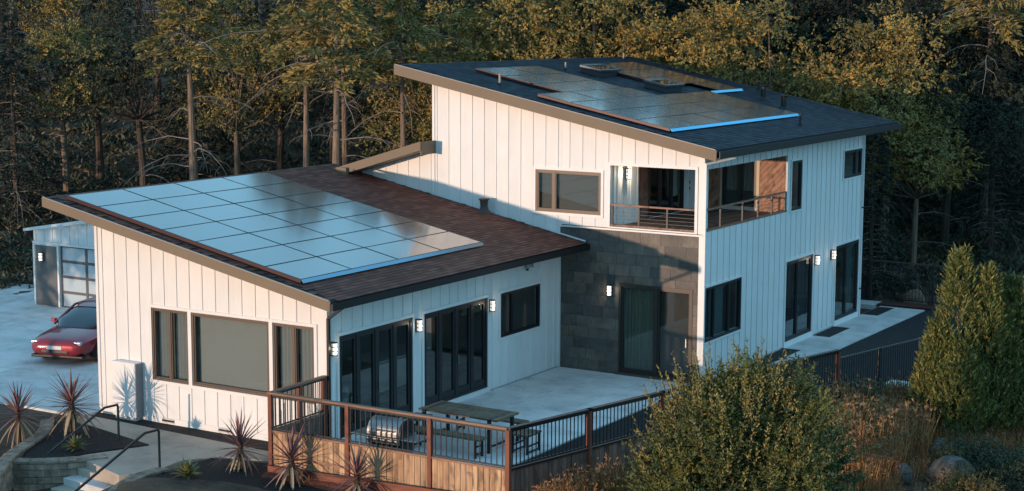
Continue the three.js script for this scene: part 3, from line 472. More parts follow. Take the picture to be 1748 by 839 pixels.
// ------------------------------------------------------------------ solar panels
{
  const ord = ['first', 'second', 'third', 'fourth', 'fifth', 'sixth', 'seventh'];
  const G1 = 'solar panels in the array on the low roof', G2 = 'solar panels in the arrays on the tall roof';
  const gp = (w, l) => { const root = new THREE.Group(); // w up the slope (x), l along the eave (z)
    obj('frame', [bx(-w / 2, w / 2, -0.035, 0, -l / 2, -l / 2 + 0.012), bx(-w / 2, w / 2, -0.035, 0, l / 2 - 0.012, l / 2), bx(-w / 2, -w / 2 + 0.012, -0.035, 0, -l / 2 + 0.012, l / 2 - 0.012), bx(w / 2 - 0.012, w / 2, -0.035, 0, -l / 2 + 0.012, l / 2 - 0.012)], M.panelrim, root);
    obj('glass', bx(-w / 2 + 0.012, w / 2 - 0.012, -0.03, -0.002, -l / 2 + 0.012, l / 2 - 0.012), M.panel, root); return root; };
  const place = (proto, first, f, x, z, label, group) => {
    const o = first ? proto : proto.clone(); o.name = numbered('solar_panel'); scene.add(o); const a = Math.atan(f(1) - f(0));
    o.position.set(x, f(x) + 0.125, z); o.rotation.z = a + rr(-0.004, 0.004); o.rotation.x = rr(-0.003, 0.003); return tag(o, label, 'solar panel', group);
  };
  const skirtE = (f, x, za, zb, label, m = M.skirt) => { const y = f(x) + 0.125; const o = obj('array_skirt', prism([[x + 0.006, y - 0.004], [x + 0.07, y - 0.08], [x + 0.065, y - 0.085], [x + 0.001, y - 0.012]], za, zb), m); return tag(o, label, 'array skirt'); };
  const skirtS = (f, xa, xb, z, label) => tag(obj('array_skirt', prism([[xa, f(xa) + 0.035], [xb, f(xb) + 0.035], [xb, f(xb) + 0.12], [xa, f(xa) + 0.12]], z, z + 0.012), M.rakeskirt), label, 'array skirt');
  { const px = 1.031, pz = 1.877, x0 = -7.45, z0 = -6.905, cs = Math.cos(Math.atan(0.203)), proto = gp((px - 0.022) / cs, pz - 0.024);
    let first = true; for (let i = 0; i < 7; i++) for (let j = 0; j < 4; j++) { place(proto, first, roofL, x0 + px * (i + 0.5), z0 + pz * (j + 0.5), `low roof solar panel, ${ord[i]} row down from the ridge, ${ord[3 - j]} column from the gable edge`, G1); first = false; }
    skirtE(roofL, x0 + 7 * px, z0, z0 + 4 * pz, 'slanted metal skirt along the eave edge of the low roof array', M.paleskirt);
    skirtS(roofL, x0, x0 + 7 * px, z0 + 4 * pz, 'dark skirt along the rake edge of the low roof array'); }
  { const px = 1.03, pz = 1.835, cs = Math.cos(Math.atan(0.2016)), proto = gp((px - 0.022) / cs, pz - 0.024); let first = true;
    const put = (r, z, lab) => { place(proto, first, roofU, -4.02 + px * (r + 0.5), z, lab, G2); first = false; };
    for (let r = 0; r < 3; r++) for (let c = 0; c < 2; c++) put(r, -12.55 - pz * (c + 0.5), `tall roof solar panel beside the peak, ${ord[r]} row down, ${ord[c]} column from the gable`);
    for (let c = 0; c < 3; c++) put(3, -10.95 - pz * (c + 0.5), `solar panel in the short top row of the large array, ${ord[c]} from the gable`);
    for (let r = 4; r < 7; r++) for (let c = 0; c < 5; c++) put(r, -10.95 - pz * (c + 0.5), `tall roof large array solar panel, ${ord[6 - r]} row up from the eave, ${ord[c]} from the gable`);
    for (let r = 0; r < 4; r++) for (let c = 0; c < 2; c++) if (!(r === 3 && c === 0)) put(r, -19.15 - pz * (c + 0.5), `solar panel past the skylights, ${ord[r]} row down, ${c ? 'on the far edge' : 'on the skylight side'}`);
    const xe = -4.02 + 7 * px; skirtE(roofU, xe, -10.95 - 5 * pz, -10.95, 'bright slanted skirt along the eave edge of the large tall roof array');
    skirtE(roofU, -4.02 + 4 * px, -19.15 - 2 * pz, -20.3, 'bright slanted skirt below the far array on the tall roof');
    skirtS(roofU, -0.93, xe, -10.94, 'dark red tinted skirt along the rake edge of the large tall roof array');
    skirtS(roofU, -4.02, -0.94, -12.54, 'dark skirt beside the upper array nearest the roof peak'); skirtS(roofU, -4.02, -0.94, -19.14, 'dark skirt beside the two skylights on the tall roof'); }
}
// skylights, roof vents
{
  const sl = (x, z, label) => { const a = Math.atan(-0.2016), o = thing('skylight', label, 'skylight', [x, roofU(x) + 0.01, z]); o.rotation.z = a;
    obj('curb', [bx(-0.36, 0.36, 0, 0.16, -0.64, -0.58), bx(-0.36, 0.36, 0, 0.16, 0.58, 0.64), bx(-0.36, -0.30, 0, 0.16, -0.58, 0.58), bx(0.30, 0.36, 0, 0.16, -0.58, 0.58)], mat([0.05, 0.05, 0.055], 0.5, { metalness: 0.4 }), o);
    obj('frame', [rbx(-0.41, 0.41, 0.161, 0.245, -0.69, -0.60, 0.015), rbx(-0.41, 0.41, 0.161, 0.245, 0.60, 0.69, 0.015), rbx(-0.41, -0.32, 0.161, 0.245, -0.6, 0.6, 0.015), rbx(0.32, 0.41, 0.161, 0.245, -0.6, 0.6, 0.015)], mat([0.075, 0.08, 0.085], 0.4, { metalness: 0.5 }), o);
    obj('pane', bx(-0.318, 0.318, 0.2, 0.235, -0.598, 0.598), M.skylight, o); };
  sl(-3.08, -18.55, 'raised grey skylight nearer the peak of the tall roof'); sl(-0.86, -18.75, 'raised grey skylight beside the large tall roof array');
  const pipe = (f, x, z, r, h, label, m = M.gutter, cap = false) => { const o = thing('vent_pipe', label, 'vent pipe', [x, f(x), z]);
    const p = new THREE.CylinderGeometry(r, r, h, 14); p.translate(0, h / 2, 0); obj('pipe', p, m, o); const b = new THREE.CylinderGeometry(r * 1.15, r * 2.4, 0.09, 14); b.rotateZ(Math.atan(f(1) - f(0))); b.translate(0, 0.045, 0); obj('flashing', b, M.deck, o);
    if (cap) { const c = new THREE.CylinderGeometry(r * 1.35, r * 1.1, 0.07, 14); c.translate(0, h + 0.02, 0); obj('cap', c, m, o); } };
  const brass = mat([0.35, 0.27, 0.2], 0.5);
  pipe(roofU, -2.43, -11.33, 0.035, 0.34, 'thin pale vent pipe by the rake of the tall roof', brass); pipe(roofU, -3.74, -17.48, 0.03, 0.27, 'thin short vent pipe uphill of the skylights', brass); pipe(roofU, -4.73, -23.42, 0.03, 0.27, 'thin vent pipe at the peak corner of the tall roof', brass);
  pipe(roofU, 1.11, -22.35, 0.11, 0.42, 'wide dark vent stack beside a thinner pipe near the back edge', M.gutter, true); pipe(roofU, 0.31, -23.82, 0.06, 0.36, 'thin dark vent pipe behind the wide stack', M.gutter);
  pipe(roofU, 2.33, -21.13, 0.1, 0.40, 'wide dark vent stack at the corner of the large array', M.gutter, true); pipe(roofU, 4.0, -18.32, 0.035, 0.38, 'thin dark pipe below the blue edged corner of the array', M.gutter);
  const o = thing('roof_vent', 'flared dark roof vent beside the sunlit wall on the low roof', 'roof vent', [-2.31, roofL(-2.31), -10.3]);
  const lp = [[0.0, 0.42], [0.15, 0.42], [0.155, 0.39], [0.12, 0.36], [0.105, 0.2], [0.13, 0.1], [0.24, -0.02]].map(([x, y]) => new THREE.Vector2(x, y)).reverse();
  obj('hood', new THREE.LatheGeometry(lp, 20), mat([0.06, 0.045, 0.045], 0.6), o);
}
// ------------------------------------------------------------------ wall lamps
{
  const lamp = (label, pos, turn, power = 0.12, w = 0.075) => {
    const o = thing('wall_lamp', label, 'wall lamp', pos, turn);
    obj('backplate', rbx(-0.065, 0.065, -0.16, 0.16, 0.0, 0.02, 0.006), M.black, o);
    const g = new THREE.CylinderGeometry(0.058, 0.058, 0.27, 18); g.translate(0, 0, 0.085); obj('glass', g, M.lampglow, o);
    for (const y of [-0.145, -0.048, 0.048, 0.145]) { const t = new THREE.CylinderGeometry(0.068, 0.068, Math.abs(y) > 0.1 ? 0.024 : 0.014, 18); t.translate(0, y, 0.085); obj('band', t, M.black, o); }
    for (const x of [-0.066, 0.066]) obj('stay', bx(x - 0.005, x + 0.005, -0.145, 0.145, 0.08, 0.09), M.black, o);
    const L = new THREE.PointLight(lin(1, 0.82, 0.6), power, 6); L.position.set(0, 0, 0.2); L.castShadow = true; o.add(L);
  };
  lamp('lit wall lamp at the corner of the low wing', [0.041, 2.28, -0.12], PI2); lamp('lit wall lamp between the two folding doors', [0.041, 2.29, -3.51], PI2); lamp('lit wall lamp between folding door and kitchen window', [0.041, 2.29, -6.87], PI2);
  lamp('lit wall lamp on the dark slate wall', [1.64, 2.32, -10.59], 0, 0.28);
  lamp('lit wall lamp beside the middle glass door on the long wall', [4.397, 2.37, -18.85], PI2); lamp('lit wall lamp beside the far glass door on the long wall', [4.397, 2.37, -20.27], PI2);
  lamp('lit wall lamp inside the upstairs balcony', [1.63, 5.48, -11.41], PI2, 1.3);
  lamp('lit wall lamp beside the garage door', [-20.15, 1.62, -10.24], 0, 0.2);
  const f = thing('floodlight', 'small twin headed floodlight under the eave near the slate corner', 'floodlight', [0.02, 3.08, -8.73], PI2);
  obj('base', rbx(-0.06, 0.06, -0.05, 0.05, 0.02, 0.06, 0.01), mat([0.4, 0.4, 0.4], 0.5), f); for (const s of [-1, 1]) { const g = new THREE.CylinderGeometry(0.06, 0.035, 0.12, 12); g.rotateX(PI2); g.rotateY(s * 0.6); g.translate(s * 0.09, 0.03, 0.12); obj('head', g, mat([0.35, 0.35, 0.35], 0.4), f); } obj('sensor', rbx(-0.03, 0.03, -0.11, -0.05, 0.03, 0.08, 0.01), M.black, f);
}
{ const o = thing('battery_cabinet', 'tall white battery cabinet standing against the sunlit gable wall', 'battery cabinet', [-6.06, 0, 0.045]);
  obj('body', rbx(-0.39, 0.39, 0.0, 1.36, 0.012, 0.24, 0.02, 3), M.cabinetwhite, o); obj('side_shell', bx(0.391, 0.41, 0.02, 1.34, 0.0, 0.22), mat([0.25, 0.25, 0.26], 0.5), o); obj('foot', bx(-0.33, 0.33, -0.11, 0, 0.03, 0.2), M.core, o); }
// ------------------------------------------------------------------ deck fence: posts, boards, rails, balusters
{
  const f = thing('deck_fence', 'redwood post fence with cedar boards below and black balusters around the patio', 'fence');
  const T0 = 1.67, RB = 0.83, dir = [0.2425, -0.9701], E0 = [6.04, 2.0], at = (k) => [E0[0] + dir[0] * k, E0[1] + dir[1] * k];
  const runs = [ // from, to, posts, boards bottom, cedar set, rail material
    { a: [0.0, 0.14], b: [0.03, 2.03], mid: [0.46], y: -0.1, m: M.cedarShaded, rail: M.railcap, n: 13 },
    { a: [0.03, 2.03], b: E0, mid: [0.344, 0.69], y: -0.2, m: M.cedar, rail: M.railcap, n: 45 },
    { a: E0, b: at(2.35), mid: [], y: -0.9, m: M.cedarShaded, rail: M.gutter, n: 21 }, { a: at(2.35), b: at(4.7), mid: [], y: -0.9, m: M.cedarShaded, rail: M.gutter, n: 21 },
    { a: at(4.7), b: at(7.05), mid: [], y: -0.9, m: M.cedarShaded, rail: M.gutter, n: 21 }, { a: at(7.05), b: at(9.4), mid: [], y: -0.9, m: M.cedarShaded, rail: M.gutter, n: 21 }, { a: at(9.4), b: at(11.35), mid: [], y: -0.9, m: M.cedarShaded, rail: M.gutter, n: 18 }];
  const posts = new Map(); const post = (p, h = T0 - 0.02, y = -1.2) => { const k = p.map((v) => v.toFixed(2)).join(); if (posts.has(k)) return; posts.set(k, 1); obj('post', rbx(p[0] - 0.05, p[0] + 0.05, y, h, p[1] - 0.05, p[1] + 0.05, 0.008), M.redwood, f); };
  for (const r of runs) {
    const [ax, az] = r.a, [bx_, bz] = r.b, L = Math.hypot(bx_ - ax, bz - az), ux = (bx_ - ax) / L, uz = (bz - az) / L, P = (s, y) => [ax + ux * s, y, az + uz * s];
    post(r.a); post(r.b); for (const m of r.mid) post([ax + (bx_ - ax) * m, az + (bz - az) * m]);
    obj('top_rail', bar(P(-0.06, T0), P(L + 0.06, T0), 0.12, 0.04), r.rail, f); obj('top_rail', bar(P(0.05, T0 - 0.05), P(L - 0.05, T0 - 0.05), 0.035, 0.05), M.black, f);
    obj('bottom_rail', bar(P(0.05, RB), P(L - 0.05, RB), 0.06, 0.045), r.rail === M.railcap ? M.railcap : M.gutter, f); obj('bottom_rail', bar(P(0.05, RB + 0.06), P(L - 0.05, RB + 0.06), 0.03, 0.03), M.black, f);
    for (let i = 1; i < r.n; i++) obj('baluster', bar(P(L * i / r.n, RB + 0.07), P(L * i / r.n, T0 - 0.07), 0.018), M.black, f);
    // boards on the inner line
    const nx = -uz, nz = ux; let s = 0.05; while (s < L - 0.06) { const w = Math.min(0.138 + rr(-0.012, 0.012), L - 0.05 - s); if (w < 0.03) break; const top = RB - 0.025, th = 0.02, off = rr(-0.006, 0.004);
      const g = new THREE.BoxGeometry(w - 0.013, top - r.y, th); muv(g, rr(0, 5), rr(0, 5)); g.rotateY(-Math.atan2(uz, ux)); g.translate(ax + ux * (s + w / 2) + nx * off, (top + r.y) / 2, az + uz * (s + w / 2) + nz * off); obj('fence_board', flat(muv(g, rr(0, 5), rr(0, 5))), r.m[Math.floor(R0() * r.m.length)], f); s += w; }
    if (r.m === M.cedar) { obj('cross_rail', bar(P(0.05, 0.30), P(L * 0.36, 0.30), 0.045, 0.05), M.railcap, f); }
  }
  // black metal run beyond the last redwood post
  const g = thing('metal_fence', 'black metal baluster fence stepping down the slope past the last redwood post', 'fence');
  const M0 = [at(11.45), at(13.2), at(15.1), at(17.2), at(19.4), at(21.6)], H = 1.46, Bm = 0.02;
  M0.forEach((p, i) => { if (i) obj('post', bx(p[0] - 0.025, p[0] + 0.025, -0.6, H + 0.03, p[1] - 0.025, p[1] + 0.025), M.black, g); if (i === M0.length - 1) return; const q = M0[i + 1], L = Math.hypot(q[0] - p[0], q[1] - p[1]);
    obj('top_rail', bar([p[0], H, p[1]], [q[0], H, q[1]], 0.04, 0.035), mat([0.12, 0.11, 0.11], 0.4, { metalness: 0.4 }), g); obj('bottom_rail', bar([p[0], Bm, p[1]], [q[0], Bm, q[1]], 0.03, 0.03), M.black, g);
    const n = Math.round(L / 0.105); for (let k = 1; k < n; k++) { const x = p[0] + (q[0] - p[0]) * k / n, z = p[1] + (q[1] - p[1]) * k / n; obj('baluster', bar([x, Bm, z], [x, H, z], 0.016), M.black, g); } });
  const h = thing('boundary_fence', 'black metal fence at the far end of the side walkway below the trees', 'fence'); const F0 = [[1.5, -26.35], [3.6, -26.3], [5.9, -26.2], [8.3, -25.5], [10.6, -24.9], [13, -24.4]];
  F0.forEach((p, i) => { const wood = i === 3; obj('post', wood ? rbx(p[0] - 0.05, p[0] + 0.05, -0.3, 1.45, p[1] - 0.05, p[1] + 0.05, 0.008) : bx(p[0] - 0.03, p[0] + 0.03, -0.3, 1.43, p[1] - 0.03, p[1] + 0.03), wood ? M.redwood : M.black, h); if (i === F0.length - 1) return; const q = F0[i + 1], L = Math.hypot(q[0] - p[0], q[1] - p[1]);
    obj('top_rail', bar([p[0], 1.4, p[1]], [q[0], 1.4, q[1]], 0.04, 0.035), i >= 3 ? M.redwood : mat([0.10, 0.07, 0.06], 0.5), h); obj('bottom_rail', bar([p[0], 0.1, p[1]], [q[0], 0.1, q[1]], 0.03, 0.03), M.black, h);
    const n = Math.round(L / 0.12); for (let k = 1; k < n; k++) { const x = p[0] + (q[0] - p[0]) * k / n, z = p[1] + (q[1] - p[1]) * k / n; obj('baluster', bar([x, 0.1, z], [x, 1.4, z], 0.018), M.black, h); } });
}
struct('timber_edging', [bar([0.02, -0.02, 2.13], [6.0, 0.16, 2.13], 0.05, 0.2)], M.redwood);
struct('red_soil_bank', (() => { const g = new THREE.PlaneGeometry(6.2, 1.3, 60, 12); g.rotateX(-Math.PI / 2); const p = g.attributes.position; for (let i = 0; i < p.count; i++) { const x = p.getX(i) + 3.1, z = p.getZ(i) + 2.75; p.setXYZ(i, x, 0.10 * (x / 6) - 0.06 - 0.42 * Math.max(0, z - 2.2) + 0.06 * (fbm(x * 2, z * 2 + 9, 256, 3) - 0.5), z); } g.computeVertexNormals(); return muv(g); })(), M.redsoil);
// ------------------------------------------------------------------ picnic table, benches, grill
{
  const plank = (p, n, x0, x1, y, z0, z1, th) => { const w = (z1 - z0) / n; for (let i = 0; i < n; i++) obj('plank', rbx(x0, x1, y - th, y, z0 + w * i + 0.003, z0 + w * (i + 1) - 0.003, 0.006), M.tablewood[i % 3], p); };
  const t = thing('patio_table', 'long wooden plank table with black steel legs on the patio', 'table', [2.5, 0, -2.03], -0.02);
  plank(t, 5, -0.86, 0.86, 0.78, -0.46, 0.46, 0.05);
  for (const s of [-1, 1]) { obj('end_board', rbx(Math.min(s * 0.93, s * 1.08), Math.max(s * 0.93, s * 1.08), 0.73, 0.782, -0.47, 0.47, 0.006), M.tablewood[2], t); obj('inlay', bx(Math.min(s * 0.863, s * 0.927), Math.max(s * 0.863, s * 0.927), 0.735, 0.776, -0.46, 0.46), M.black, t);
    for (const z of [-0.43, 0.43]) obj('leg', bx(s * 0.895 - 0.035, s * 0.895 + 0.035, 0, z > 0 ? 0.783 : 0.73, z > 0 ? 0.462 : -0.5, z > 0 ? 0.53 : -0.43), M.black, t);
    obj('stretcher', bx(s * 0.895 - 0.02, s * 0.895 + 0.02, 0.12, 0.16, -0.43, 0.46), M.black, t); }
  const bench = (label, z) => { const b = thing('bench', label, 'bench', [2.52, 0, z], -0.02); plank(b, 2, -0.98, 0.98, 0.45, -0.17, 0.17, 0.045); for (const s of [-1, 1]) { for (const q of [-0.14, 0.14]) obj('leg', bx(s * 0.85 - 0.022, s * 0.85 + 0.022, 0, 0.404, q - 0.022, q + 0.022), M.black, b); obj('foot_rail', bx(s * 0.85 - 0.02, s * 0.85 + 0.02, 0.06, 0.1, -0.118, 0.118), M.black, b); obj('foot_rail', bx(s * 0.85 - 0.02, s * 0.85 + 0.02, 0.24, 0.27, -0.118, 0.118), M.black, b); } };
  bench('wooden bench on the wall side of the patio table', -2.95); bench('wooden bench between the patio table and the fence', -1.12);
  const stool = (label, x, z) => { const b = thing('stool', label, 'stool', [x, 0, z]); obj('seat', rbx(-0.24, 0.24, 0.41, 0.455, -0.3, 0.3, 0.006), M.tablewood[1], b); for (const s of [-1, 1]) { for (const q of [-0.26, 0.26]) obj('leg', bx(s * 0.19 - 0.02, s * 0.19 + 0.02, 0, 0.409, q - 0.02, q + 0.02), M.black, b); obj('rung', bx(s * 0.19 - 0.015, s * 0.19 + 0.015, 0.17, 0.2, -0.24, 0.24), M.black, b); obj('rung', bx(s * 0.19 - 0.015, s * 0.19 + 0.015, 0.03, 0.06, -0.24, 0.24), M.black, b); } };
  stool('low stool at the folding door end of the patio table', 1.05, -2.05); stool('low stool at the open patio end of the table', 4.0, -2.1);
  const gq = thing('barbecue_grill', 'stainless steel barbecue grill standing behind the fence balusters', 'grill', [2.55, 0, 1.1], 0.03);
  const lid = new THREE.Shape(); lid.moveTo(-0.27, 0); lid.lineTo(-0.27, 0.1); lid.quadraticCurveTo(-0.25, 0.3, 0, 0.31); lid.quadraticCurveTo(0.22, 0.3, 0.27, 0.05); lid.lineTo(0.27, 0); lid.closePath();
  const lg = new THREE.ExtrudeGeometry(lid, { depth: 0.72, bevelEnabled: true, bevelSize: 0.015, bevelThickness: 0.015, bevelSegments: 2, curveSegments: 10 }); lg.rotateY(-PI2); lg.translate(0.36, 0.93, 0); obj('lid', muv(lg), M.steel, gq);
  for (const s of [-1, 1]) { const e = new THREE.ExtrudeGeometry(lid, { depth: 0.05, bevelEnabled: false, curveSegments: 10 }); e.scale(1.06, 1.06, 1); e.rotateY(-PI2); e.translate(s * 0.40 + 0.025, 0.925, 0); obj('lid_end', muv(e), s > 0 ? M.gutter : mat([0.4, 0.4, 0.4], 0.35, { metalness: 0.8 }), gq); }
  obj('firebox', rbx(-0.42, 0.42, 0.72, 0.92, -0.28, 0.28, 0.02), M.gutter, gq); obj('control_panel', rbx(-0.42, 0.42, 0.76, 0.90, 0.285, 0.34, 0.015), M.steel, gq); for (let k = 0; k < 4; k++) { const c = new THREE.CylinderGeometry(0.028, 0.03, 0.04, 14); c.rotateX(PI2); c.translate(-0.27 + k * 0.18, 0.83, 0.362); obj('knob', c, M.black, gq); }
  obj('handle', tube([[-0.3, 1.04, 0.27], [-0.28, 1.04, 0.33], [0.28, 1.04, 0.33], [0.3, 1.04, 0.27]], 0.012, 20), M.steel, gq);
  for (const s of [-1, 1]) obj('side_shelf', rbx(Math.min(s * 0.44, s * 0.84), Math.max(s * 0.44, s * 0.84), 0.86, 0.90, -0.27, 0.30, 0.012), mat([0.16, 0.17, 0.17], 0.4, { metalness: 0.4 }), gq);
  obj('cart', rbx(-0.40, 0.40, 0.08, 0.71, -0.26, 0.26, 0.012), M.gutter, gq); for (const s of [-1, 1]) for (const q of [-1, 1]) { const c = new THREE.CylinderGeometry(0.045, 0.045, 0.04, 14); c.rotateZ(PI2); c.translate(s * 0.34, 0.045, q * 0.2); obj('wheel', c, M.rubber, gq); }
}
// ------------------------------------------------------------------ garden in front: path, beds, steps, block walls, handrails
const bedPoly = (pts) => pts;
struct('path', slab([[-7.2, -0.02], [-0.05, -0.02], [-0.05, 1.2], [-1.9, 1.62], [-2.3, 2.3], [-2.2, 3.4], [-2.62, 3.95], [-4.75, 3.25], [-3.85, 1.72], [-6.5, 1.1], [-7.2, 0.9]].reverse(), -0.1, 0.25), M.path);
struct('mulch_strip', slab([[-7.1, 0.03], [-0.03, 0.03], [-0.03, 0.66], [-1.2, 0.68], [-6.6, 0.38], [-7.1, 0.36]].reverse(), -0.085, 0.1), M.mulch);
{
  const bed = (name, outer, y, slope) => { const s = new THREE.Shape(outer.map(([x, z]) => new THREE.Vector2(x, -z))); let g = new THREE.ShapeGeometry(s); g.rotateX(-Math.PI / 2); g.translate(0, y, 0); struct(name, muv(g), M.mulch); };
  struct('mulch_bed', slab([[-3.85, 1.75], [-6.5, 1.14], [-7.35, 1.3], [-7.0, 2.2], [-5.3, 4.2], [-4.6, 3.6], [-4.5, 3.1]], -0.07, 0.8), M.mulch);
  struct('mulch_bed', slab([[-1.95, 1.75], [-0.2, 1.35], [0.03, 2.2], [3.6, 2.6], [4.4, 3.6], [3.0, 6.0], [0, 6.2], [-1.4, 5.3], [-1.95, 4.2], [-1.9, 3.2]], -0.12, 0.8), M.mulch);
}
{
  // retaining walls of single blocks along a line
  const wall = (name, label, pts, courses, yTop, bl = 0.36) => { const t = thing(name, label, 'retaining wall'); const c = new THREE.CatmullRomCurve3(pts.map(([x, z]) => V(x, 0, z))), L = c.getLength();
    for (let k = 0; k < courses; k++) { const n = Math.round(L / bl); for (let i = 0; i < n; i++) { const u = (i + (k % 2 ? 0.5 : 0)) / n; if (u + 0.5 / n > 1.001) continue; const p = c.getPointAt(Math.min(1, u + 0.5 / n)), d = c.getTangentAt(Math.min(1, u + 0.5 / n)), cap = k === 0, h = cap ? 0.07 : 0.155;
      const b = rbx(-bl / 2 + 0.004, bl / 2 - 0.004, 0, h - 0.004, cap ? -0.16 : -0.13, cap ? 0.16 : 0.13, 0.018); b.rotateY(-Math.atan2(d.z, d.x)); b.translate(p.x, cap ? yTop - 0.07 : yTop - 0.07 - 0.155 * k, p.z); obj(cap ? 'cap_block' : 'block', b, M.block[Math.floor(R0() * 3)], t); } } };
  wall('block_wall', 'curved tan block wall beside the steps around the agave bed', [[-2.15, 3.05], [-2.2, 3.6], [-2.05, 4.3], [-1.4, 5.4], [0, 6.3]], 6, -0.06);
  wall('block_wall', 'tan block wall holding the bed on the driveway side of the steps', [[-3.95, 3.0], [-4.35, 3.55], [-4.95, 4.1], [-5.4, 4.35]], 6, -0.05);
  wall('block_wall', 'straight pale capped block wall between driveway and cordyline bed', [[-7.4, 1.5], [-6.6, 2.4], [-5.6, 4.3], [-4.5, 5.8]], 5, 0.02);
  const st = thing('garden_steps', 'pale concrete garden steps going down between the block walls', 'steps', [-3.28, -0.1, 3.35], -0.12);
  for (let k = 1; k < 6; k++) obj('step', rbx(-1.0, 1.0, -0.16 * k - 0.18, -0.16 * k, 0.34 * (k - 1), 0.34 * k + 0.02, 0.015), k % 2 ? M.path : M.concrete, st);
  const rail = (label, x, z, tilt) => { const o = thing('handrail', label, 'handrail', [x, -0.1, z], tilt); const g = mat([0.05, 0.045, 0.045], 0.5, { metalness: 0.3 });
    const top = [[0, 0.88, 0], [0, 0.86, 0.34], [0, -0.30, 2.3]]; obj('rail', [bar(top[0], top[1], 0.045), bar(top[1], top[2], 0.045)], g, o); obj('post', bar([0, 0, 0], [0, 0.86, 0], 0.04), g, o); obj('post', bar([0, -1.2, 2.2], [0, -0.25, 2.2], 0.04), g, o); const b = new THREE.CylinderGeometry(0.07, 0.08, 0.02, 14); b.translate(0, 0.012, 0); obj('base_plate', b, g, o); };
  rail('dark steel handrail at the curved wall end of the steps', -2.24, 3.1, -0.3); rail('dark steel handrail on the bed side of the steps', -4.7, 1.85, -0.3);
}
// leaves of cordylines and agaves: each its own part
{
  const leafGeo = (L, w, bend, fold, seg = 5) => { const pos = [], idx = []; for (let i = 0; i <= seg; i++) { const t = i / seg, ww = w * (t < 0.25 ? 0.6 + 1.6 * t : 1 - Math.pow((t - 0.25) / 0.75, 1.6)), y = L * t * (1 - 0.0 * t), dr = -bend * L * t * t; pos.push(-ww / 2, dr + fold * ww, y, 0, dr, y, ww / 2, dr + fold * ww, y); } for (let i = 0; i < seg; i++) for (let k = 0; k < 2; k++) { const a = i * 3 + k; idx.push(a, a + 3, a + 1, a + 1, a + 3, a + 4); } const g = new THREE.BufferGeometry(); g.setAttribute('position', new THREE.Float32BufferAttribute(pos, 3)); g.setIndex(idx); g.computeVertexNormals(); return g; };
  const purple = [[0.17, 0.075, 0.08], [0.22, 0.10, 0.095], [0.13, 0.06, 0.068], [0.29, 0.155, 0.13]].map((c) => mat(c, 0.5, { side: THREE.DoubleSide })), straw = [[0.36, 0.27, 0.16], [0.30, 0.20, 0.12], [0.40, 0.31, 0.2]].map((c) => mat(c, 0.7, { side: THREE.DoubleSide })), green = [[0.16, 0.17, 0.055], [0.21, 0.20, 0.07], [0.12, 0.14, 0.05]].map((c) => mat(c, 0.5, { side: THREE.DoubleSide }));
  const G = [leafGeo(0.66, 0.045, 0.05, 0.25), leafGeo(0.56, 0.04, 0.15, 0.25), leafGeo(0.72, 0.042, 0.3, 0.2), leafGeo(0.5, 0.05, 0.5, 0.2)], GA = [leafGeo(0.36, 0.085, 0.1, 0.15), leafGeo(0.32, 0.095, 0.22, 0.12)];
  const cordyline = (seed, h) => { const r = rng(seed), o = new THREE.Group(); obj('trunk', limb([[0, -0.3, 0], [0.02, h * 0.4, 0.01], [0, h, 0]], 0.06, 0.045, 8), M.darkbark, o);
    const N = 62; for (let i = 0; i < N; i++) { const t = i / N, el = 1.45 - 2.35 * Math.pow(t, 0.9) + rr(-0.12, 0.12, r), az = i * 2.39996 + rr(-0.2, 0.2, r), dry = t > 0.74; const m = obj('leaf', G[dry ? 2 + (i % 2) : i % 2 === 0 ? 0 : (t > 0.5 ? 2 : 1)], (dry ? straw : purple)[Math.floor(r() * (dry ? 3 : 4))], o); m.rotation.order = 'YXZ'; m.rotation.y = az; m.rotation.x = -el; m.position.set(0, h - 0.22 * t, 0); m.scale.setScalar(rr(0.85, 1.12, r)); } return o; };
  const cps = [cordyline(3, 0.42), cordyline(8, 0.5)], put = (p, label, cat, name, x, y, z, s, ry) => { p.name = numbered(name); p.position.set(x, y, z); p.scale.setScalar(s); p.rotation.y = ry; scene.add(p); tag(p, label, cat); };
  put(cps[0], 'purple cordyline beside the corner post of the deck fence', 'cordyline', 'cordyline', -0.75, -0.02, 2.15, 1.22, 0.3); put(cps[1], 'purple cordyline in front of the first fence boards past the corner', 'cordyline', 'cordyline', 0.95, -0.12, 2.5, 1.28, 1.2);
  put(cps[0].clone(), 'purple cordyline in front of the second fence post', 'cordyline', 'cordyline', 2.72, -0.12, 2.55, 1.22, 2.6); put(cps[1].clone(), 'tall purple cordyline in the bed before the battery cabinet', 'cordyline', 'cordyline', -6.05, 0.1, 2.0, 1.3, 0.8);
  put(cps[0].clone(), 'purple cordyline beside the driveway end of the capped block wall', 'cordyline', 'cordyline', -6.75, 0.1, 3.0, 1.25, 4.1); put(cps[1].clone(), 'small purple cordyline at the end of the house by the driveway', 'cordyline', 'cordyline', -7.6, -0.1, 0.6, 0.8, 2.0);
  const agave = (seed) => { const r = rng(seed), o = new THREE.Group(); for (let i = 0; i < 40; i++) { const t = i / 40, el = 1.4 - 1.3 * t + rr(-0.1, 0.1, r), m = obj('leaf', GA[i % 2], green[Math.floor(r() * 3)], o); m.rotation.order = 'YXZ'; m.rotation.y = i * 2.39996; m.rotation.x = -el; m.position.y = 0.06; m.scale.setScalar(rr(0.85, 1.15, r)); } return o; };
  const ag = agave(5); put(ag, 'yellow green agave inside the curved block wall', 'agave', 'agave', -1.25, -0.12, 3.3, 1.08, 0); put(ag.clone(), 'pale green agave below the tall cordyline in the bed', 'agave', 'agave', -4.85, -0.07, 3.05, 0.95, 1.1);
}
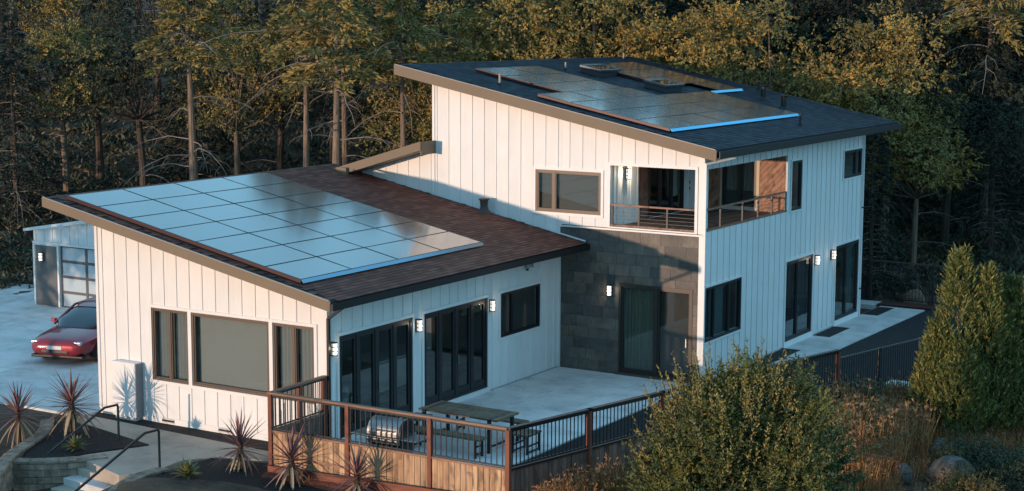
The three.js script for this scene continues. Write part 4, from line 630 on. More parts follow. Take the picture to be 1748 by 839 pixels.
// ------------------------------------------------------------------ garage and car
{
  const g = thing('garage', 'white board and batten garage with glazed door behind the parked car', 'garage'), z = -10.3, top = (x) => 1.0 + 1.62 + 0.155 * (x + 20.5);
  const Dg = { a: -19.37, b: -14.6, y0: -0.08, y1: 2.04 }, w = part('front_wall', g, [0, 0, z]);
  sheath(w, [[-20.6, -0.1], [-12.6, -0.1], [-12.6, top(-12.6) - 0.1], [-20.6, top(-20.6) - 0.1]], [Dg], 0.16);
  boards(w, -20.6, -12.6, -0.08, (x) => top(x) - 0.1, [Dg, { a: -20.6, b: -19.45, y0: -1, y1: 2.0 }], 0.405, 0.1);
  obj('dark_panel', bx(-20.5, -19.46, -0.08, 1.99, 0.0, 0.03), mat([0.11, 0.115, 0.115], 0.7), w);
  obj('trim', [bx(-20.62, -12.58, 2.05, 2.13, 0.041, 0.06), bx(-19.46, -19.38, -0.08, 2.04, 0.041, 0.06), bx(-14.59, -14.5, -0.08, 2.04, 0.0, 0.06), bx(-20.62, -20.54, -0.08, 2.04, 0.041, 0.06)], M.trim, w);
  obj('roof', prism([[-20.85, top(-20.85) - 0.1], [-12.3, top(-12.3) - 0.1], [-12.3, top(-12.3)], [-20.85, top(-20.85)]], z - 7, z + 0.25), M.trim, g);
  obj('side_wall', bx(-20.6, -20.45, -0.1, top(-20.6) - 0.1, z - 7, z - 0.16), M.trim, g); obj('side_wall', bx(-12.75, -12.6, -0.1, top(-12.7) - 0.1, z - 7, z - 0.16), M.trim, g); obj('back_wall', bx(-20.6, -12.6, -0.1, top(-20.6) - 0.1, z - 7.1, z - 6.95), M.trim, g);
  const d = part('garage_door', g, [0, 0, z]); const fr = mat([0.12, 0.12, 0.125], 0.4, { metalness: 0.5 }), cols = 4, rows = 4, W = (Dg.b - Dg.a) / cols, H = (Dg.y1 - Dg.y0) / rows, frost = new THREE.MeshPhysicalMaterial({ color: lin(0.45, 0.52, 0.55), roughness: 0.3, clearcoat: 0.6 });
  for (let i = 0; i < cols; i++) for (let j = 0; j < rows; j++) obj('pane', bx(Dg.a + W * i + 0.05, Dg.a + W * (i + 1) - 0.05, Dg.y0 + H * j + 0.045, Dg.y0 + H * (j + 1) - 0.045, -0.08, -0.06), frost, d);
  for (let i = 0; i <= cols; i++) obj('stile', bx(Dg.a + W * i - (i ? 0.05 : 0), Dg.a + W * i + (i < cols ? 0.05 : 0), Dg.y0, Dg.y1, -0.09, -0.04), fr, d);
  for (let j = 0; j <= rows; j++) for (let i = 0; i < cols; i++) obj('rail', bx(Dg.a + W * i + 0.05, Dg.a + W * (i + 1) - 0.05, Dg.y0 + H * j - (j ? 0.045 : 0), Dg.y0 + H * j + (j < rows ? 0.045 : 0), -0.09, -0.045), fr, d);
  const c = thing('door_canopy', 'flat brown canopy projecting from the end of the low wing', 'canopy', [-7.9, 2.25, -6.2]); obj('roof', rbx(-0.75, 0.75, 0, 0.07, -1.1, 1.1, 0.01), M.fascia, c); obj('edge', bx(-0.78, -0.751, -0.06, 0.09, -1.1, 1.1), M.fascia, c); obj('bracket', [bar([0.72, -0.5, 1.0], [-0.5, 0, 1.0], 0.04), bar([0.72, -0.5, -1.0], [-0.5, 0, -1.0], 0.04)], M.black, c);
}
{
  const car = thing('parked_car', 'red sedan parked on the driveway in front of the garage', 'car', [-13.05, -0.1, -5.7], 0.29 - Math.PI); // length along local -z = front... front faces +z after the turn
  // lofts: stations along the car (front at s = 0), each [s, halfWidth, yBottom, yTop]
  const loft = (st, n = 14, e = 2.6) => { const pos = [], idx = []; for (const [s, hw, y0, y1] of st) for (let k = 0; k < n; k++) { const q = k / n * 2 * Math.PI, c = Math.cos(q), d = Math.sin(q), p = (v) => Math.sign(v) * Math.pow(Math.abs(v), 2 / e); pos.push(p(c) * hw, (y0 + y1) / 2 + p(d) * (y1 - y0) / 2, s); } for (let i = 0; i < st.length - 1; i++) for (let k = 0; k < n; k++) { const a = i * n + k, b = i * n + (k + 1) % n; idx.push(a, b, a + n, b, b + n, a + n); } for (const [b, f] of [[0, 1], [(st.length - 1) * n, 0]]) for (let k = 1; k < n - 1; k++) f ? idx.push(b, b + k + 1, b + k) : idx.push(b, b + k, b + k + 1); const g = new THREE.BufferGeometry(); g.setAttribute('position', new THREE.Float32BufferAttribute(pos, 3)); g.setIndex(idx); g.computeVertexNormals(); return g; };
  const S = 26; const body = [[-2.42, 0.55, 0.42, 0.60], [-2.36, 0.74, 0.30, 0.70], [-2.2, 0.84, 0.24, 0.77], [-1.8, 0.905, 0.2, 0.85], [-1.1, 0.93, 0.18, 0.93], [-0.5, 0.935, 0.18, 0.97], [0.6, 0.935, 0.18, 0.985], [1.3, 0.93, 0.2, 1.0], [1.9, 0.90, 0.24, 1.02], [2.25, 0.84, 0.28, 1.0], [2.4, 0.72, 0.36, 0.94]];
  obj('body', loft(body, 28, 3.4), M.carpaint, car);
  obj('windows', loft([[-1.3, 0.5, 0.86, 0.93], [-0.9, 0.76, 0.86, 1.10], [-0.35, 0.74, 0.86, 1.33], [0.2, 0.70, 0.86, 1.425], [0.7, 0.69, 0.86, 1.43], [1.3, 0.70, 0.86, 1.33], [1.8, 0.70, 0.86, 1.14], [2.1, 0.6, 0.9, 1.02]], 28, 3), M.carglass, car);
  obj('roof', loft([[-0.3, 0.45, 1.345, 1.36], [0.1, 0.60, 1.36, 1.43], [0.5, 0.62, 1.37, 1.45], [0.95, 0.61, 1.36, 1.425], [1.3, 0.5, 1.32, 1.36]], 24, 3), M.carpaint, car);
  obj('grille', rbx(-0.42, 0.42, 0.36, 0.47, -2.425, -2.3, 0.02), M.gutter, car); obj('number_plate', rbx(-0.24, 0.24, 0.475, 0.58, -2.44, -2.36, 0.01), mat([0.6, 0.6, 0.58], 0.5), car); obj('front_splitter', rbx(-0.82, 0.82, 0.2, 0.29, -2.3, -2.05, 0.03), M.gutter, car);
  for (const sx of [-1, 1]) { obj('sill', bar([sx * 0.9, 0.22, -1.05], [sx * 0.9, 0.22, 1.05], 0.08), M.gutter, car); for (const dz of [-0.72, 0.42, 1.32]) obj('door_seam', bar([sx * 0.932, 0.32, dz], [sx * 0.925, 0.93, dz + 0.03], 0.012), M.gutter, car);
    obj('pillar', [bar([sx * 0.79, 0.94, -1.02], [sx * 0.60, 1.385, -0.12], 0.055), bar([sx * 0.60, 1.385, -0.12], [sx * 0.60, 1.385, 1.1], 0.05), bar([sx * 0.60, 1.385, 1.1], [sx * 0.76, 1.0, 1.9], 0.07), bar([sx * 0.765, 0.98, 0.42], [sx * 0.63, 1.38, 0.38], 0.05)], M.carpaint, car);
    const mr = rbx(sx > 0 ? 0.93 : -1.08, sx > 0 ? 1.08 : -0.93, 0.93, 1.04, -0.72, -0.6, 0.03); obj('mirror', mr, M.carpaint, car); obj('door_handle', [rbx(sx * 0.94 - 0.012, sx * 0.94 + 0.012, 0.77, 0.79, 0.1, 0.32, 0.008), rbx(sx * 0.94 - 0.012, sx * 0.94 + 0.012, 0.78, 0.80, 1.05, 1.25, 0.008)], M.alloy, car);
    obj('headlight', rbx(sx * 0.66 - 0.13, sx * 0.66 + 0.13, 0.60, 0.70, -2.34, -2.2, 0.03), mat([0.5, 0.52, 0.55], 0.15, { metalness: 0.4 }), car);
    for (const z of [-1.47, 1.45]) { const wh = part('wheel', car, [sx * 0.84, 0.335, z]); const t = new THREE.TorusGeometry(0.265, 0.07, 12, 32); t.rotateY(PI2); t.scale(1.6, 1, 1); obj('tyre', t, M.rubber, wh); const r = new THREE.CylinderGeometry(0.2, 0.2, 0.19, 24); r.rotateZ(PI2); obj('rim', r, M.alloy, wh); for (let k = 0; k < 5; k++) { const sp = bx(0.096, 0.112, -0.02, 0.19, -0.025, 0.025); const spk = flat(sp); spk.rotateX(k * 1.2566); if (sx < 0) spk.rotateY(Math.PI); obj('spoke', spk, M.gutter, wh); } } }
}

// ------------------------------------------------------------------ rocks
{
  const rockGeo = (seed) => { let g = new THREE.IcosahedronGeometry(1, 5); g = mergeVertices((g.deleteAttribute('uv'), g.deleteAttribute('normal'), g)); const p = g.attributes.position, r = rng(seed), o = [rr(0, 50, r), rr(0, 50, r)]; for (let i = 0; i < p.count; i++) { const x = p.getX(i), y = p.getY(i), z = p.getZ(i); const n = 0.72 + 0.5 * fbm(x * 1.3 + o[0] + z * 0.6, y * 1.3 + o[1] - z * 0.5, 256, 4) + 0.08 * fbm(x * 6 + o[1], y * 6 + z * 6, 256, 2); p.setXYZ(i, x * n, y * n, z * n); } g.computeVertexNormals(); return muv(g); };
  const RG = [rockGeo(1), rockGeo(2), rockGeo(3), rockGeo(4)];
  const rock = (x, z, sx, sy, sz, k, m, label, dy = 0) => { const o = obj('boulder', RG[k], M.rock[m]); tag(o, label, 'boulder'); o.position.set(x, groundY(x, z) + sy * 0.35 + dy, z); o.scale.set(sx, sy, sz); o.rotation.y = k * 1.3 + x; };
  rock(12.2, -7.3, 0.58, 0.46, 0.48, 0, 1, 'large grey boulder low on the slope under the bushy conifers', 0.1); rock(11.25, -6.7, 0.26, 0.26, 0.24, 1, 1, 'small grey boulder alone in the dry grass', 0.05);
  rock(9.35, -7.9, 0.42, 0.3, 0.34, 2, 3, 'reddish boulder between the round bush and the dry grass'); rock(12.05, -8.4, 0.34, 0.26, 0.3, 3, 1, 'blue grey boulder uphill of the large boulder', 0.08);
  rock(13.1, -8.5, 0.5, 0.36, 0.36, 0, 0, 'flat pale boulder below the second conifer', 0.1); rock(12.35, -9.0, 0.26, 0.3, 0.24, 1, 2, 'tan boulder wedged between two grey ones', 0.1); rock(11.5, -8.7, 0.24, 0.34, 0.22, 2, 0, 'upright grey boulder at the foot of the first conifer', 0.08);
  rock(9.2, -6.9, 0.34, 0.2, 0.26, 3, 3, 'low reddish boulder downhill beside the round bush'); rock(10.4, -6.6, 0.3, 0.16, 0.22, 0, 2, 'half buried tan boulder below the dry grass');
  rock(5.0, -26.9, 0.55, 0.42, 0.4, 2, 3, 'tan boulder behind the boundary fence', 0); rock(5.9, -26.8, 0.32, 0.3, 0.3, 1, 3, 'smaller tan boulder behind the boundary fence', 0);
}
// ------------------------------------------------------------------ foliage builders
function leafBuf() { return { p: [], c: [], n: [] }; }
function tri(b, a, q, r, col, nn) { b.p.push(...a, ...q, ...r); for (let i = 0; i < 3; i++) { b.c.push(...col); b.n.push(...nn); } }
function leaf(b, x, y, z, dx, dy, dz, L, w, col, r, up) { // flat diamond leaf along (dx,dy,dz)
  let ux = rr(-1, 1, r), uy = rr(-1, 1, r), uz = rr(-1, 1, r); let sx = dy * uz - dz * uy, sy = dz * ux - dx * uz, sz = dx * uy - dy * ux; const l = Math.hypot(sx, sy, sz) || 1; sx *= w / 2 / l; sy *= w / 2 / l; sz *= w / 2 / l;
  const mx = x + dx * L * 0.45, my = y + dy * L * 0.45, mz = z + dz * L * 0.45, T = [x + dx * L, y + dy * L, z + dz * L], A = [x, y, z], Bq = [mx + sx, my + sy, mz + sz], C = [mx - sx, my - sy, mz - sz];
  let nx = dy * sz - dz * sy, ny = dz * sx - dx * sz, nz = dx * sy - dy * sx; const m = Math.hypot(nx, ny, nz) || 1; nx /= m; ny /= m; nz /= m;
  tri(b, A, C, Bq, col, [nx, ny, nz]); tri(b, C, T, Bq, col, [nx, ny, nz]);
}
function leafMesh(b) { const g = new THREE.BufferGeometry(); g.setAttribute('position', new THREE.Float32BufferAttribute(b.p, 3)); g.setAttribute('normal', new THREE.Float32BufferAttribute(b.n, 3)); g.setAttribute('color', new THREE.Float32BufferAttribute(b.c, 3)); return g; }
const nrm = (x, y, z) => { const l = Math.hypot(x, y, z) || 1; return [x / l, y / l, z / l]; };
const tint = (base, k, r) => { const f = 1 + rr(-k, k, r), w = rr(-0.09, 0.09, r); return [base[0] * f * (1 + w), base[1] * f, base[2] * f * (1 - w)]; };
function deadBranch(h, az, L, droop, r) { const pts = []; const n = 6; for (let i = 0; i <= n; i++) { const t = i / n; pts.push([Math.cos(az) * L * t + rr(-0.04, 0.04, r), h + L * (0.25 * t - droop * t * t) + rr(-0.04, 0.04, r), Math.sin(az) * L * t + rr(-0.04, 0.04, r)]); } const g = [limb(pts, 0.03, 0.007, 4)]; for (let k = 2; k < n; k++) { const p = pts[k], s = k % 2 ? 1 : -1, l = L * 0.22; g.push(limb([p, [p[0] + Math.cos(az + s * 0.8) * l * 0.6, p[1] - l * 0.25, p[2] + Math.sin(az + s * 0.8) * l * 0.6], [p[0] + Math.cos(az + s * 0.7) * l, p[1] - l * 0.7, p[2] + Math.sin(az + s * 0.7) * l]], 0.012, 0.004, 3)); } return mergeGeometries(g); }
function conifer(seed, o) { // o: h, r, base (crown start), n branches, per, col, dead, trunkR, barkM, lean
  const r = rng(seed), root = new THREE.Group(), pts = []; for (let i = 0; i <= 8; i++) { const t = i / 8; pts.push([Math.sin(t * 3 + seed) * 0.12 * t * (o.lean ?? 1), -1 + (o.h + 1) * t, Math.cos(t * 2.3 + seed) * 0.12 * t]); }
  obj('trunk', limb(pts, o.trunkR, 0.03, 9), o.barkM ?? M.bark, root);
  const b = leafBuf(), wood = [];
  for (let i = 0; i < o.n; i++) {
    const t = (i + r()) / o.n, y0 = o.base + (o.h - o.base) * t, az = i * 2.39996 + rr(-0.4, 0.4, r), shape = o.oak ? Math.sqrt(Math.max(0.05, 1 - Math.pow(2 * t - 0.85, 2) * 0.75)) : Math.pow(1 - t, 0.75) * (0.75 + 0.25 * Math.min(1, t * 6)) + 0.06, L = o.r * shape * rr(0.6, 1.15, r), rise = rr(0.0, 0.35, r), droop = rr(0.2, 0.75, r) * (o.droop ?? 1);
    const bp = (s) => [Math.cos(az) * L * s, y0 + L * (rise * s - droop * s * s), Math.sin(az) * L * s];
    wood.push(limb([bp(0), bp(0.33), bp(0.66), bp(1)], 0.028 * (1 - t) + 0.012, 0.005, 3));
    const base = tint(o.col, 0.26, r), per = Math.round(o.per * (0.35 + 0.65 * L / o.r));
    for (let k = 0; k < per; k++) {
      const s = 0.18 + 0.85 * Math.pow(r(), 0.7), p = bp(s), side = rr(-1, 1, r) * L * 0.26 * (1.15 - s), fx = p[0] - Math.sin(az) * side, fz = p[2] + Math.cos(az) * side, fy = p[1] + rr(-0.2, 0.1, r) * (0.6 + L * 0.15);
      const d = nrm(Math.cos(az) * 0.8 - Math.sin(az) * side * 1.2 + rr(-0.7, 0.7, r), rr(-0.75, 0.35, r), Math.sin(az) * 0.8 + Math.cos(az) * side * 1.2 + rr(-0.7, 0.7, r)); const c = tint(base, 0.2, r);
      leaf(b, fx, fy, fz, ...d, (o.leafL ?? 0.3) * rr(0.6, 1.3, r), (o.leafW ?? 0.085) * rr(0.7, 1.3, r), c, r);
    }
  }
  obj('branches', wood, o.deadM ?? M.deadwood, root);
  obj('crown', leafMesh(b), M.leafv, root);
  for (let k = 0; k < (o.dead ?? 0); k++) obj('bare_branch', deadBranch(rr(o.deadLo ?? 1.5, o.base + 1.5, r), rr(0, 6.28, r), rr(1.6, 3.8, r), rr(0.35, 0.8, r), r), M.deadwood, root);
  return root;
}
function broadleaf(seed, o) { // spreading crown of leaf clumps on limbs
  const r = rng(seed), root = new THREE.Group(), b = leafBuf(), wood = [], hub = [rr(-0.3, 0.3, r), o.h * 0.42, rr(-0.3, 0.3, r)];
  obj('trunk', limb([[0, -1, 0], [hub[0] * 0.3, o.h * 0.2, hub[2] * 0.4], hub], o.trunkR, o.trunkR * 0.6, 9), o.barkM ?? M.bark, root);
  const lobes = []; for (let i = 0; i < o.lobes; i++) { const a = i * 2.39996 + rr(-0.5, 0.5, r), v = rr(-0.35, 1, r), q = Math.sqrt(Math.max(0.05, 1 - v * v)), k = rr(0.55, 1, r), c = [Math.cos(a) * q * o.r * k, o.h * (0.56 + 0.42 * v * k), Math.sin(a) * q * o.r * k]; lobes.push(c); const m = [(hub[0] + c[0]) / 2 + rr(-0.4, 0.4, r), (hub[1] + c[1]) / 2 - 0.25, (hub[2] + c[2]) / 2 + rr(-0.4, 0.4, r)]; wood.push(limb([hub, m, c], o.trunkR * 0.3, 0.02, 5)); }
  for (const c of lobes) { const R = rr(0.55, 1.15, r) * o.lobeR, base0 = tint(o.cols[Math.floor(r() * o.cols.length)], 0.2, r);
    for (let i = 0; i < o.twigs; i++) { const d = nrm(rr(-1, 1, r), rr(-0.75, 1, r), rr(-1, 1, r)), k = R * (0.35 + 0.7 * Math.pow(r(), 0.6)), p = [c[0] + d[0] * k, c[1] + d[1] * k * 0.72, c[2] + d[2] * k], base = tint(base0, 0.18, r), L = rr(0.25, 0.6, r), e0 = nrm(d[0] + rr(-0.6, 0.6, r), d[1] + rr(-0.7, 0.4, r), d[2] + rr(-0.6, 0.6, r));
      for (let j = 0; j < o.per; j++) { const s = j / o.per, e = nrm(e0[0] * 0.7 + rr(-1, 1, r), e0[1] * 0.7 + rr(-1, 0.6, r), e0[2] * 0.7 + rr(-1, 1, r)); leaf(b, p[0] + e0[0] * L * s, p[1] + e0[1] * L * s, p[2] + e0[2] * L * s, ...e, o.leaf * rr(0.7, 1.3, r), o.leaf * 0.55, tint(base, 0.15, r), r); } } }
  obj('limbs', wood, o.barkM ?? M.bark, root); obj('crown', leafMesh(b), M.leafv, root);
  for (let k = 0; k < (o.dead ?? 0); k++) obj('bare_branch', deadBranch(rr(1.5, o.h * 0.6, r), rr(0, 6.28, r), rr(2, 4.2, r), rr(0.2, 0.6, r), r), M.deadwood, root);
  return root;
}
// ------------------------------------------------------------------ forest behind the house
{
  const olive = [0.22, 0.17, 0.048], green = [0.09, 0.09, 0.034], dark = [0.02, 0.03, 0.02], gold = [0.36, 0.23, 0.05];  // gold and dark leaf tones carry the sunlight and shade of the rows
  const K = {
    pineA: conifer(11, { h: 11.8, r: 2.3, base: 8.0, n: 44, per: 120, droop: 0.6, col: olive, dead: 15, trunkR: 0.26, deadLo: 2.2 }),
    pineB: conifer(12, { h: 11.4, r: 2.1, base: 8.2, n: 38, per: 120, droop: 0.6, col: olive, dead: 13, trunkR: 0.2, deadLo: 2 }),
    fir: conifer(13, { h: 12.5, r: 3.2, base: 1.2, n: 95, per: 105, col: green, dead: 5, trunkR: 0.22, barkM: M.darkbark }),
    firB: conifer(14, { h: 11, r: 2.9, base: 0.8, n: 85, per: 110, col: dark, dead: 6, trunkR: 0.2, barkM: M.darkbark }),
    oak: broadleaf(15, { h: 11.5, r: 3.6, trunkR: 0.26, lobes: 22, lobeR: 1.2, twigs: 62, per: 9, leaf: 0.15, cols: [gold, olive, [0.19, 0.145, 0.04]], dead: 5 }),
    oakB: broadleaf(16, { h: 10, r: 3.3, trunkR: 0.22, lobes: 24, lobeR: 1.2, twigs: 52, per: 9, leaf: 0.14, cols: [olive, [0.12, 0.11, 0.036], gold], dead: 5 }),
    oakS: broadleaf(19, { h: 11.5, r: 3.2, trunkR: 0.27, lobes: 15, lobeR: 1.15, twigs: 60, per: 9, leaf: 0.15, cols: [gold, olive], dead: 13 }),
    oakC: broadleaf(17, { h: 11, r: 3.4, trunkR: 0.24, lobes: 24, lobeR: 1.2, twigs: 52, per: 9, leaf: 0.14, cols: [[0.028, 0.036, 0.019], [0.045, 0.045, 0.02], [0.022, 0.03, 0.018]], dead: 6, barkM: M.darkbark }),  // leaf colour darkened to stand in for forest shade
  };
  const usedK = {};
  const ray = (px, depth) => { const f = 2818, yaw = 211.314 * Math.PI / 180, F = [Math.sin(yaw), Math.cos(yaw)], Rt = [-Math.cos(yaw), Math.sin(yaw)], a = (px - 874) / f; return [EYE[0] + (F[0] + Rt[0] * a) * depth, EYE[2] + (F[1] + Rt[1] * a) * depth]; };
  const names = { pineA: 'pine_tree', pineB: 'pine_tree', fir: 'fir_tree', firB: 'fir_tree', oak: 'oak_tree', oakB: 'oak_tree', oakC: 'oak_tree', oakS: 'oak_tree' }, cats = { pineA: 'pine tree', pineB: 'pine tree', fir: 'fir tree', firB: 'fir tree', oak: 'oak tree', oakB: 'oak tree', oakC: 'oak tree', oakS: 'oak tree' };
  const tree = (kind, x, z, s, label, group, ry) => { const k = K[kind], first = !usedK[kind]; usedK[kind] = 1; const t = first ? k : k.clone(); t.name = numbered(names[kind]); t.position.set(x, groundY(x, z) - 0.1, z); t.rotation.y = ry ?? rr(0, 6.28); t.scale.set(s, s * rr(0.95, 1.05), s); scene.add(t); return tag(t, label, cats[kind], group); };
  const at = (kind, px, depth, s, label, group) => tree(kind, ...ray(px, depth), s, label, group);
  // the bare trunked pines that stand out
  at('pineA', 327, 62.5, 0.95, 'pine with a pale bare trunk standing alone before the hazy slope'); at('pineB', 518, 60, 1.0, 'slender pine with a rusty bare trunk beside the thickest pine'); at('pineA', 570, 57.5, 1.0, 'thickest grey trunked pine rising behind the ridge of the low roof'); at('pineB', 588, 62, 0.98, 'thin pine close behind the thickest pine trunk'); at('pineB', 686, 60, 0.98, 'grey trunked pine just beside the peak of the tall roof');
  at('oakS', 1322, 61, 0.95, 'oak with a sunlit bare trunk over the back edge of the tall roof'); at('oak', 1512, 62, 0.86, 'golden sunlit oak behind the eave corner of the tall roof'); at('pineB', 1684, 64, 1.0, 'dark trunked pine high in the shaded corner'); at('firB', 1492, 58.5, 0.62, 'dark fir just behind the boundary fence and the house end');
    const where = (px) => px < 300 ? 'behind the garage' : px < 690 ? 'behind the low roof' : px < 1340 ? 'behind the tall roof' : 'past the far house end', rowName = (d) => d < 65 ? 'front' : d < 74 ? 'second' : d < 86 ? 'third' : 'rearmost', look = { oak: 'golden leaved oak', oakB: 'olive leaved oak', oakC: 'dark green oak', fir: 'green fir', firB: 'very dark fir' };
  const forest = (kind, px, depth, s) => at(kind, px, depth, s, `${look[kind]} in the ${rowName(depth)} row of the forest ${where(px)}`, `${look[kind]}s in the ${rowName(depth)} forest row ${where(px)}`);
  const row = (d0, d1, p0, p1, step, kinds, s0, s1) => { let i = 0; for (let px = p0; px <= p1; px += step * rr(0.75, 1.25)) forest(kinds[i++ % kinds.length], px, rr(d0, d1), rr(s0, s1)); };
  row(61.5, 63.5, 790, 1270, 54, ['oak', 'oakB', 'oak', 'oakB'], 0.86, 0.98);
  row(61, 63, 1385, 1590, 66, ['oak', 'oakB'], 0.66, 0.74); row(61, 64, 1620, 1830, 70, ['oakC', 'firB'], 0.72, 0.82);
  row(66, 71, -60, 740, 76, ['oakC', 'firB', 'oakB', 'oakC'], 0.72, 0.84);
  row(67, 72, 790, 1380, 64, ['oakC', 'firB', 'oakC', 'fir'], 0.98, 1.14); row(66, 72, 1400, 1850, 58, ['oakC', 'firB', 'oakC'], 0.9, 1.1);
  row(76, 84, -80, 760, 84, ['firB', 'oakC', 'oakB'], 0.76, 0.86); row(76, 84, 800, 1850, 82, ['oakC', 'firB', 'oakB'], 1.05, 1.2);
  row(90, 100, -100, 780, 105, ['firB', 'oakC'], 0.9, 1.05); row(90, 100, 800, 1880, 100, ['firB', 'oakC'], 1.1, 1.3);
  // trees standing west of the driveway, outside the picture; they shade the drive and the trunks
  for (const [x, z, k, s] of [[-34, 11, 'fir', 0.62], [-30.5, 13, 'oakB', 0.7], [-27, 11.5, 'firB', 0.66], [-24, 13.5, 'oakB', 0.68], [-20.5, 12, 'fir', 0.56], [-17.5, 13.5, 'oakB', 0.64], [-14.6, 12.5, 'firB', 0.6], [-32, 15.5, 'oakC', 0.8], [-28.6, 16, 'oakB', 0.78], [-25.3, 16.5, 'oakC', 0.8], [-22, 16, 'oakB', 0.76], [-19, 16.5, 'oakC', 0.78], [-16, 16, 'oakB', 0.74]]) tree(k, x, z, s, 'tree in the row west of the driveway', 'trees west of the driveway');
  tag(obj('undergrowth', (() => { // low brush on the wooded slope
    const b = leafBuf(), r = rng(77); for (let i = 0; i < 5200; i++) { const [x, z] = ray(rr(-120, 1850, r), 59.5 + 22 * Math.pow(r(), 1.2)); if (x > -21.5 && x < 5.6 && z > -26) continue; const y = groundY(x, z), s = rr(0.25, 0.8, r), c = tint(r() < 0.35 ? [0.12, 0.095, 0.055] : [0.055, 0.065, 0.034], 0.3, r); for (let k = 0; k < 12; k++) { const a = rr(0, 6.28, r); leaf(b, x + rr(-0.4, 0.4, r), y + rr(0, 0.6, r) * s, z + rr(-0.4, 0.4, r), ...nrm(Math.cos(a), rr(0.1, 1.4, r), Math.sin(a)), 0.34 * rr(0.6, 1.3, r), 0.1, c, r); } }
    return leafMesh(b); })(), M.leafv), 'low brush covering the wooded slope behind the house', 'undergrowth', null, 'stuff');
}
// ------------------------------------------------------------------ garden shrubs
function bush(seed, o) { // round shrub with shoots
  const r = rng(seed), root = new THREE.Group(), b = leafBuf(), wood = [];
  for (let i = 0; i < 9; i++) { const a = rr(0, 6.28, r), l = rr(0.4, 0.75, r); wood.push(limb([[0, -0.5, 0], [Math.cos(a) * o.rx * 0.3 * l, o.h * 0.3, Math.sin(a) * o.rx * 0.3 * l], [Math.cos(a) * o.rx * 0.75 * l, o.h * 0.7, Math.sin(a) * o.rx * 0.75 * l]], 0.06, 0.012, 5)); }
  for (let i = 0; i < o.clumps; i++) {
    const th = rr(0, 6.28, r), v = rr(-0.25, 1, r), q = Math.sqrt(Math.max(0, 1 - v * v)), fl = fbm(Math.cos(th) * q * 2.2 + 20, Math.sin(th) * q * 2.2 + v * 2.6 + seed, 256, 3), k = 0.55 + 0.5 * Math.pow(r(), 0.6), lump = 0.45 + 1.05 * fl; if (fl < 0.33 && r() < 0.75) continue;
    const cx = Math.cos(th) * q * o.rx * k * lump, cz = Math.sin(th) * q * o.rz * k * lump, cy = o.h * (0.42 + 0.55 * v * k * lump), R = rr(0.16, 0.34, r), base = tint(o.cols[Math.floor(r() * o.cols.length)], 0.22, r);
    const dir = nrm(cx / o.rx, 0.45 + (cy - o.h * 0.4) / o.h, cz / o.rz);
    const nT = 3 + Math.floor(r() * 3); // twigs with leaves on both sides
    for (let t = 0; t < nT; t++) { const d = nrm(dir[0] + rr(-0.8, 0.8, r), dir[1] + rr(-0.7, 0.7, r), dir[2] + rr(-0.8, 0.8, r)), L = R * rr(1.1, 2.2, r), n = Math.round(o.per * L); for (let j = 0; j < n; j++) { const s = j / n, e = nrm(d[0] * 0.6 + rr(-1, 1, r), d[1] * 0.6 + rr(-0.7, 1, r), d[2] * 0.6 + rr(-1, 1, r)); leaf(b, cx + d[0] * L * s, cy + d[1] * L * s, cz + d[2] * L * s, ...e, o.leaf * rr(0.7, 1.3, r), o.leaf * 0.5, tint(base, 0.22, r), r); } }
  }
  for (let i = 0; i < o.shoots; i++) { const th = rr(0, 6.28, r), q = rr(0.3, 0.98, r), L = rr(0.35, 0.95, r) * (o.shootL ?? 1), p = [Math.cos(th) * o.rx * q, o.h * (0.42 + 0.5 * Math.sqrt(1 - q * q) * 1.05), Math.sin(th) * o.rz * q], d = nrm(Math.cos(th) * 0.55 * q, 1, Math.sin(th) * 0.55 * q), c0 = o.shootCol; wood.push(limb([p, [p[0] + d[0] * L * 0.5, p[1] + d[1] * L * 0.5, p[2] + d[2] * L * 0.5], [p[0] + d[0] * L, p[1] + d[1] * L, p[2] + d[2] * L]], 0.008, 0.003, 3)); for (let j = 0; j < 26; j++) { const s = 0.1 + 0.9 * j / 26, e = nrm(d[0] + rr(-1, 1, r), d[1] * 0.6 + rr(-0.4, 0.8, r), d[2] + rr(-1, 1, r)); leaf(b, p[0] + d[0] * L * s, p[1] + d[1] * L * s, p[2] + d[2] * L * s, ...e, o.leaf * rr(0.7, 1.3, r), o.leaf * 0.45, tint(c0, 0.2, r), r); } }
  obj('branches', wood, M.darkbark, root); obj('foliage', leafMesh(b), M.leafv, root); return root;
}
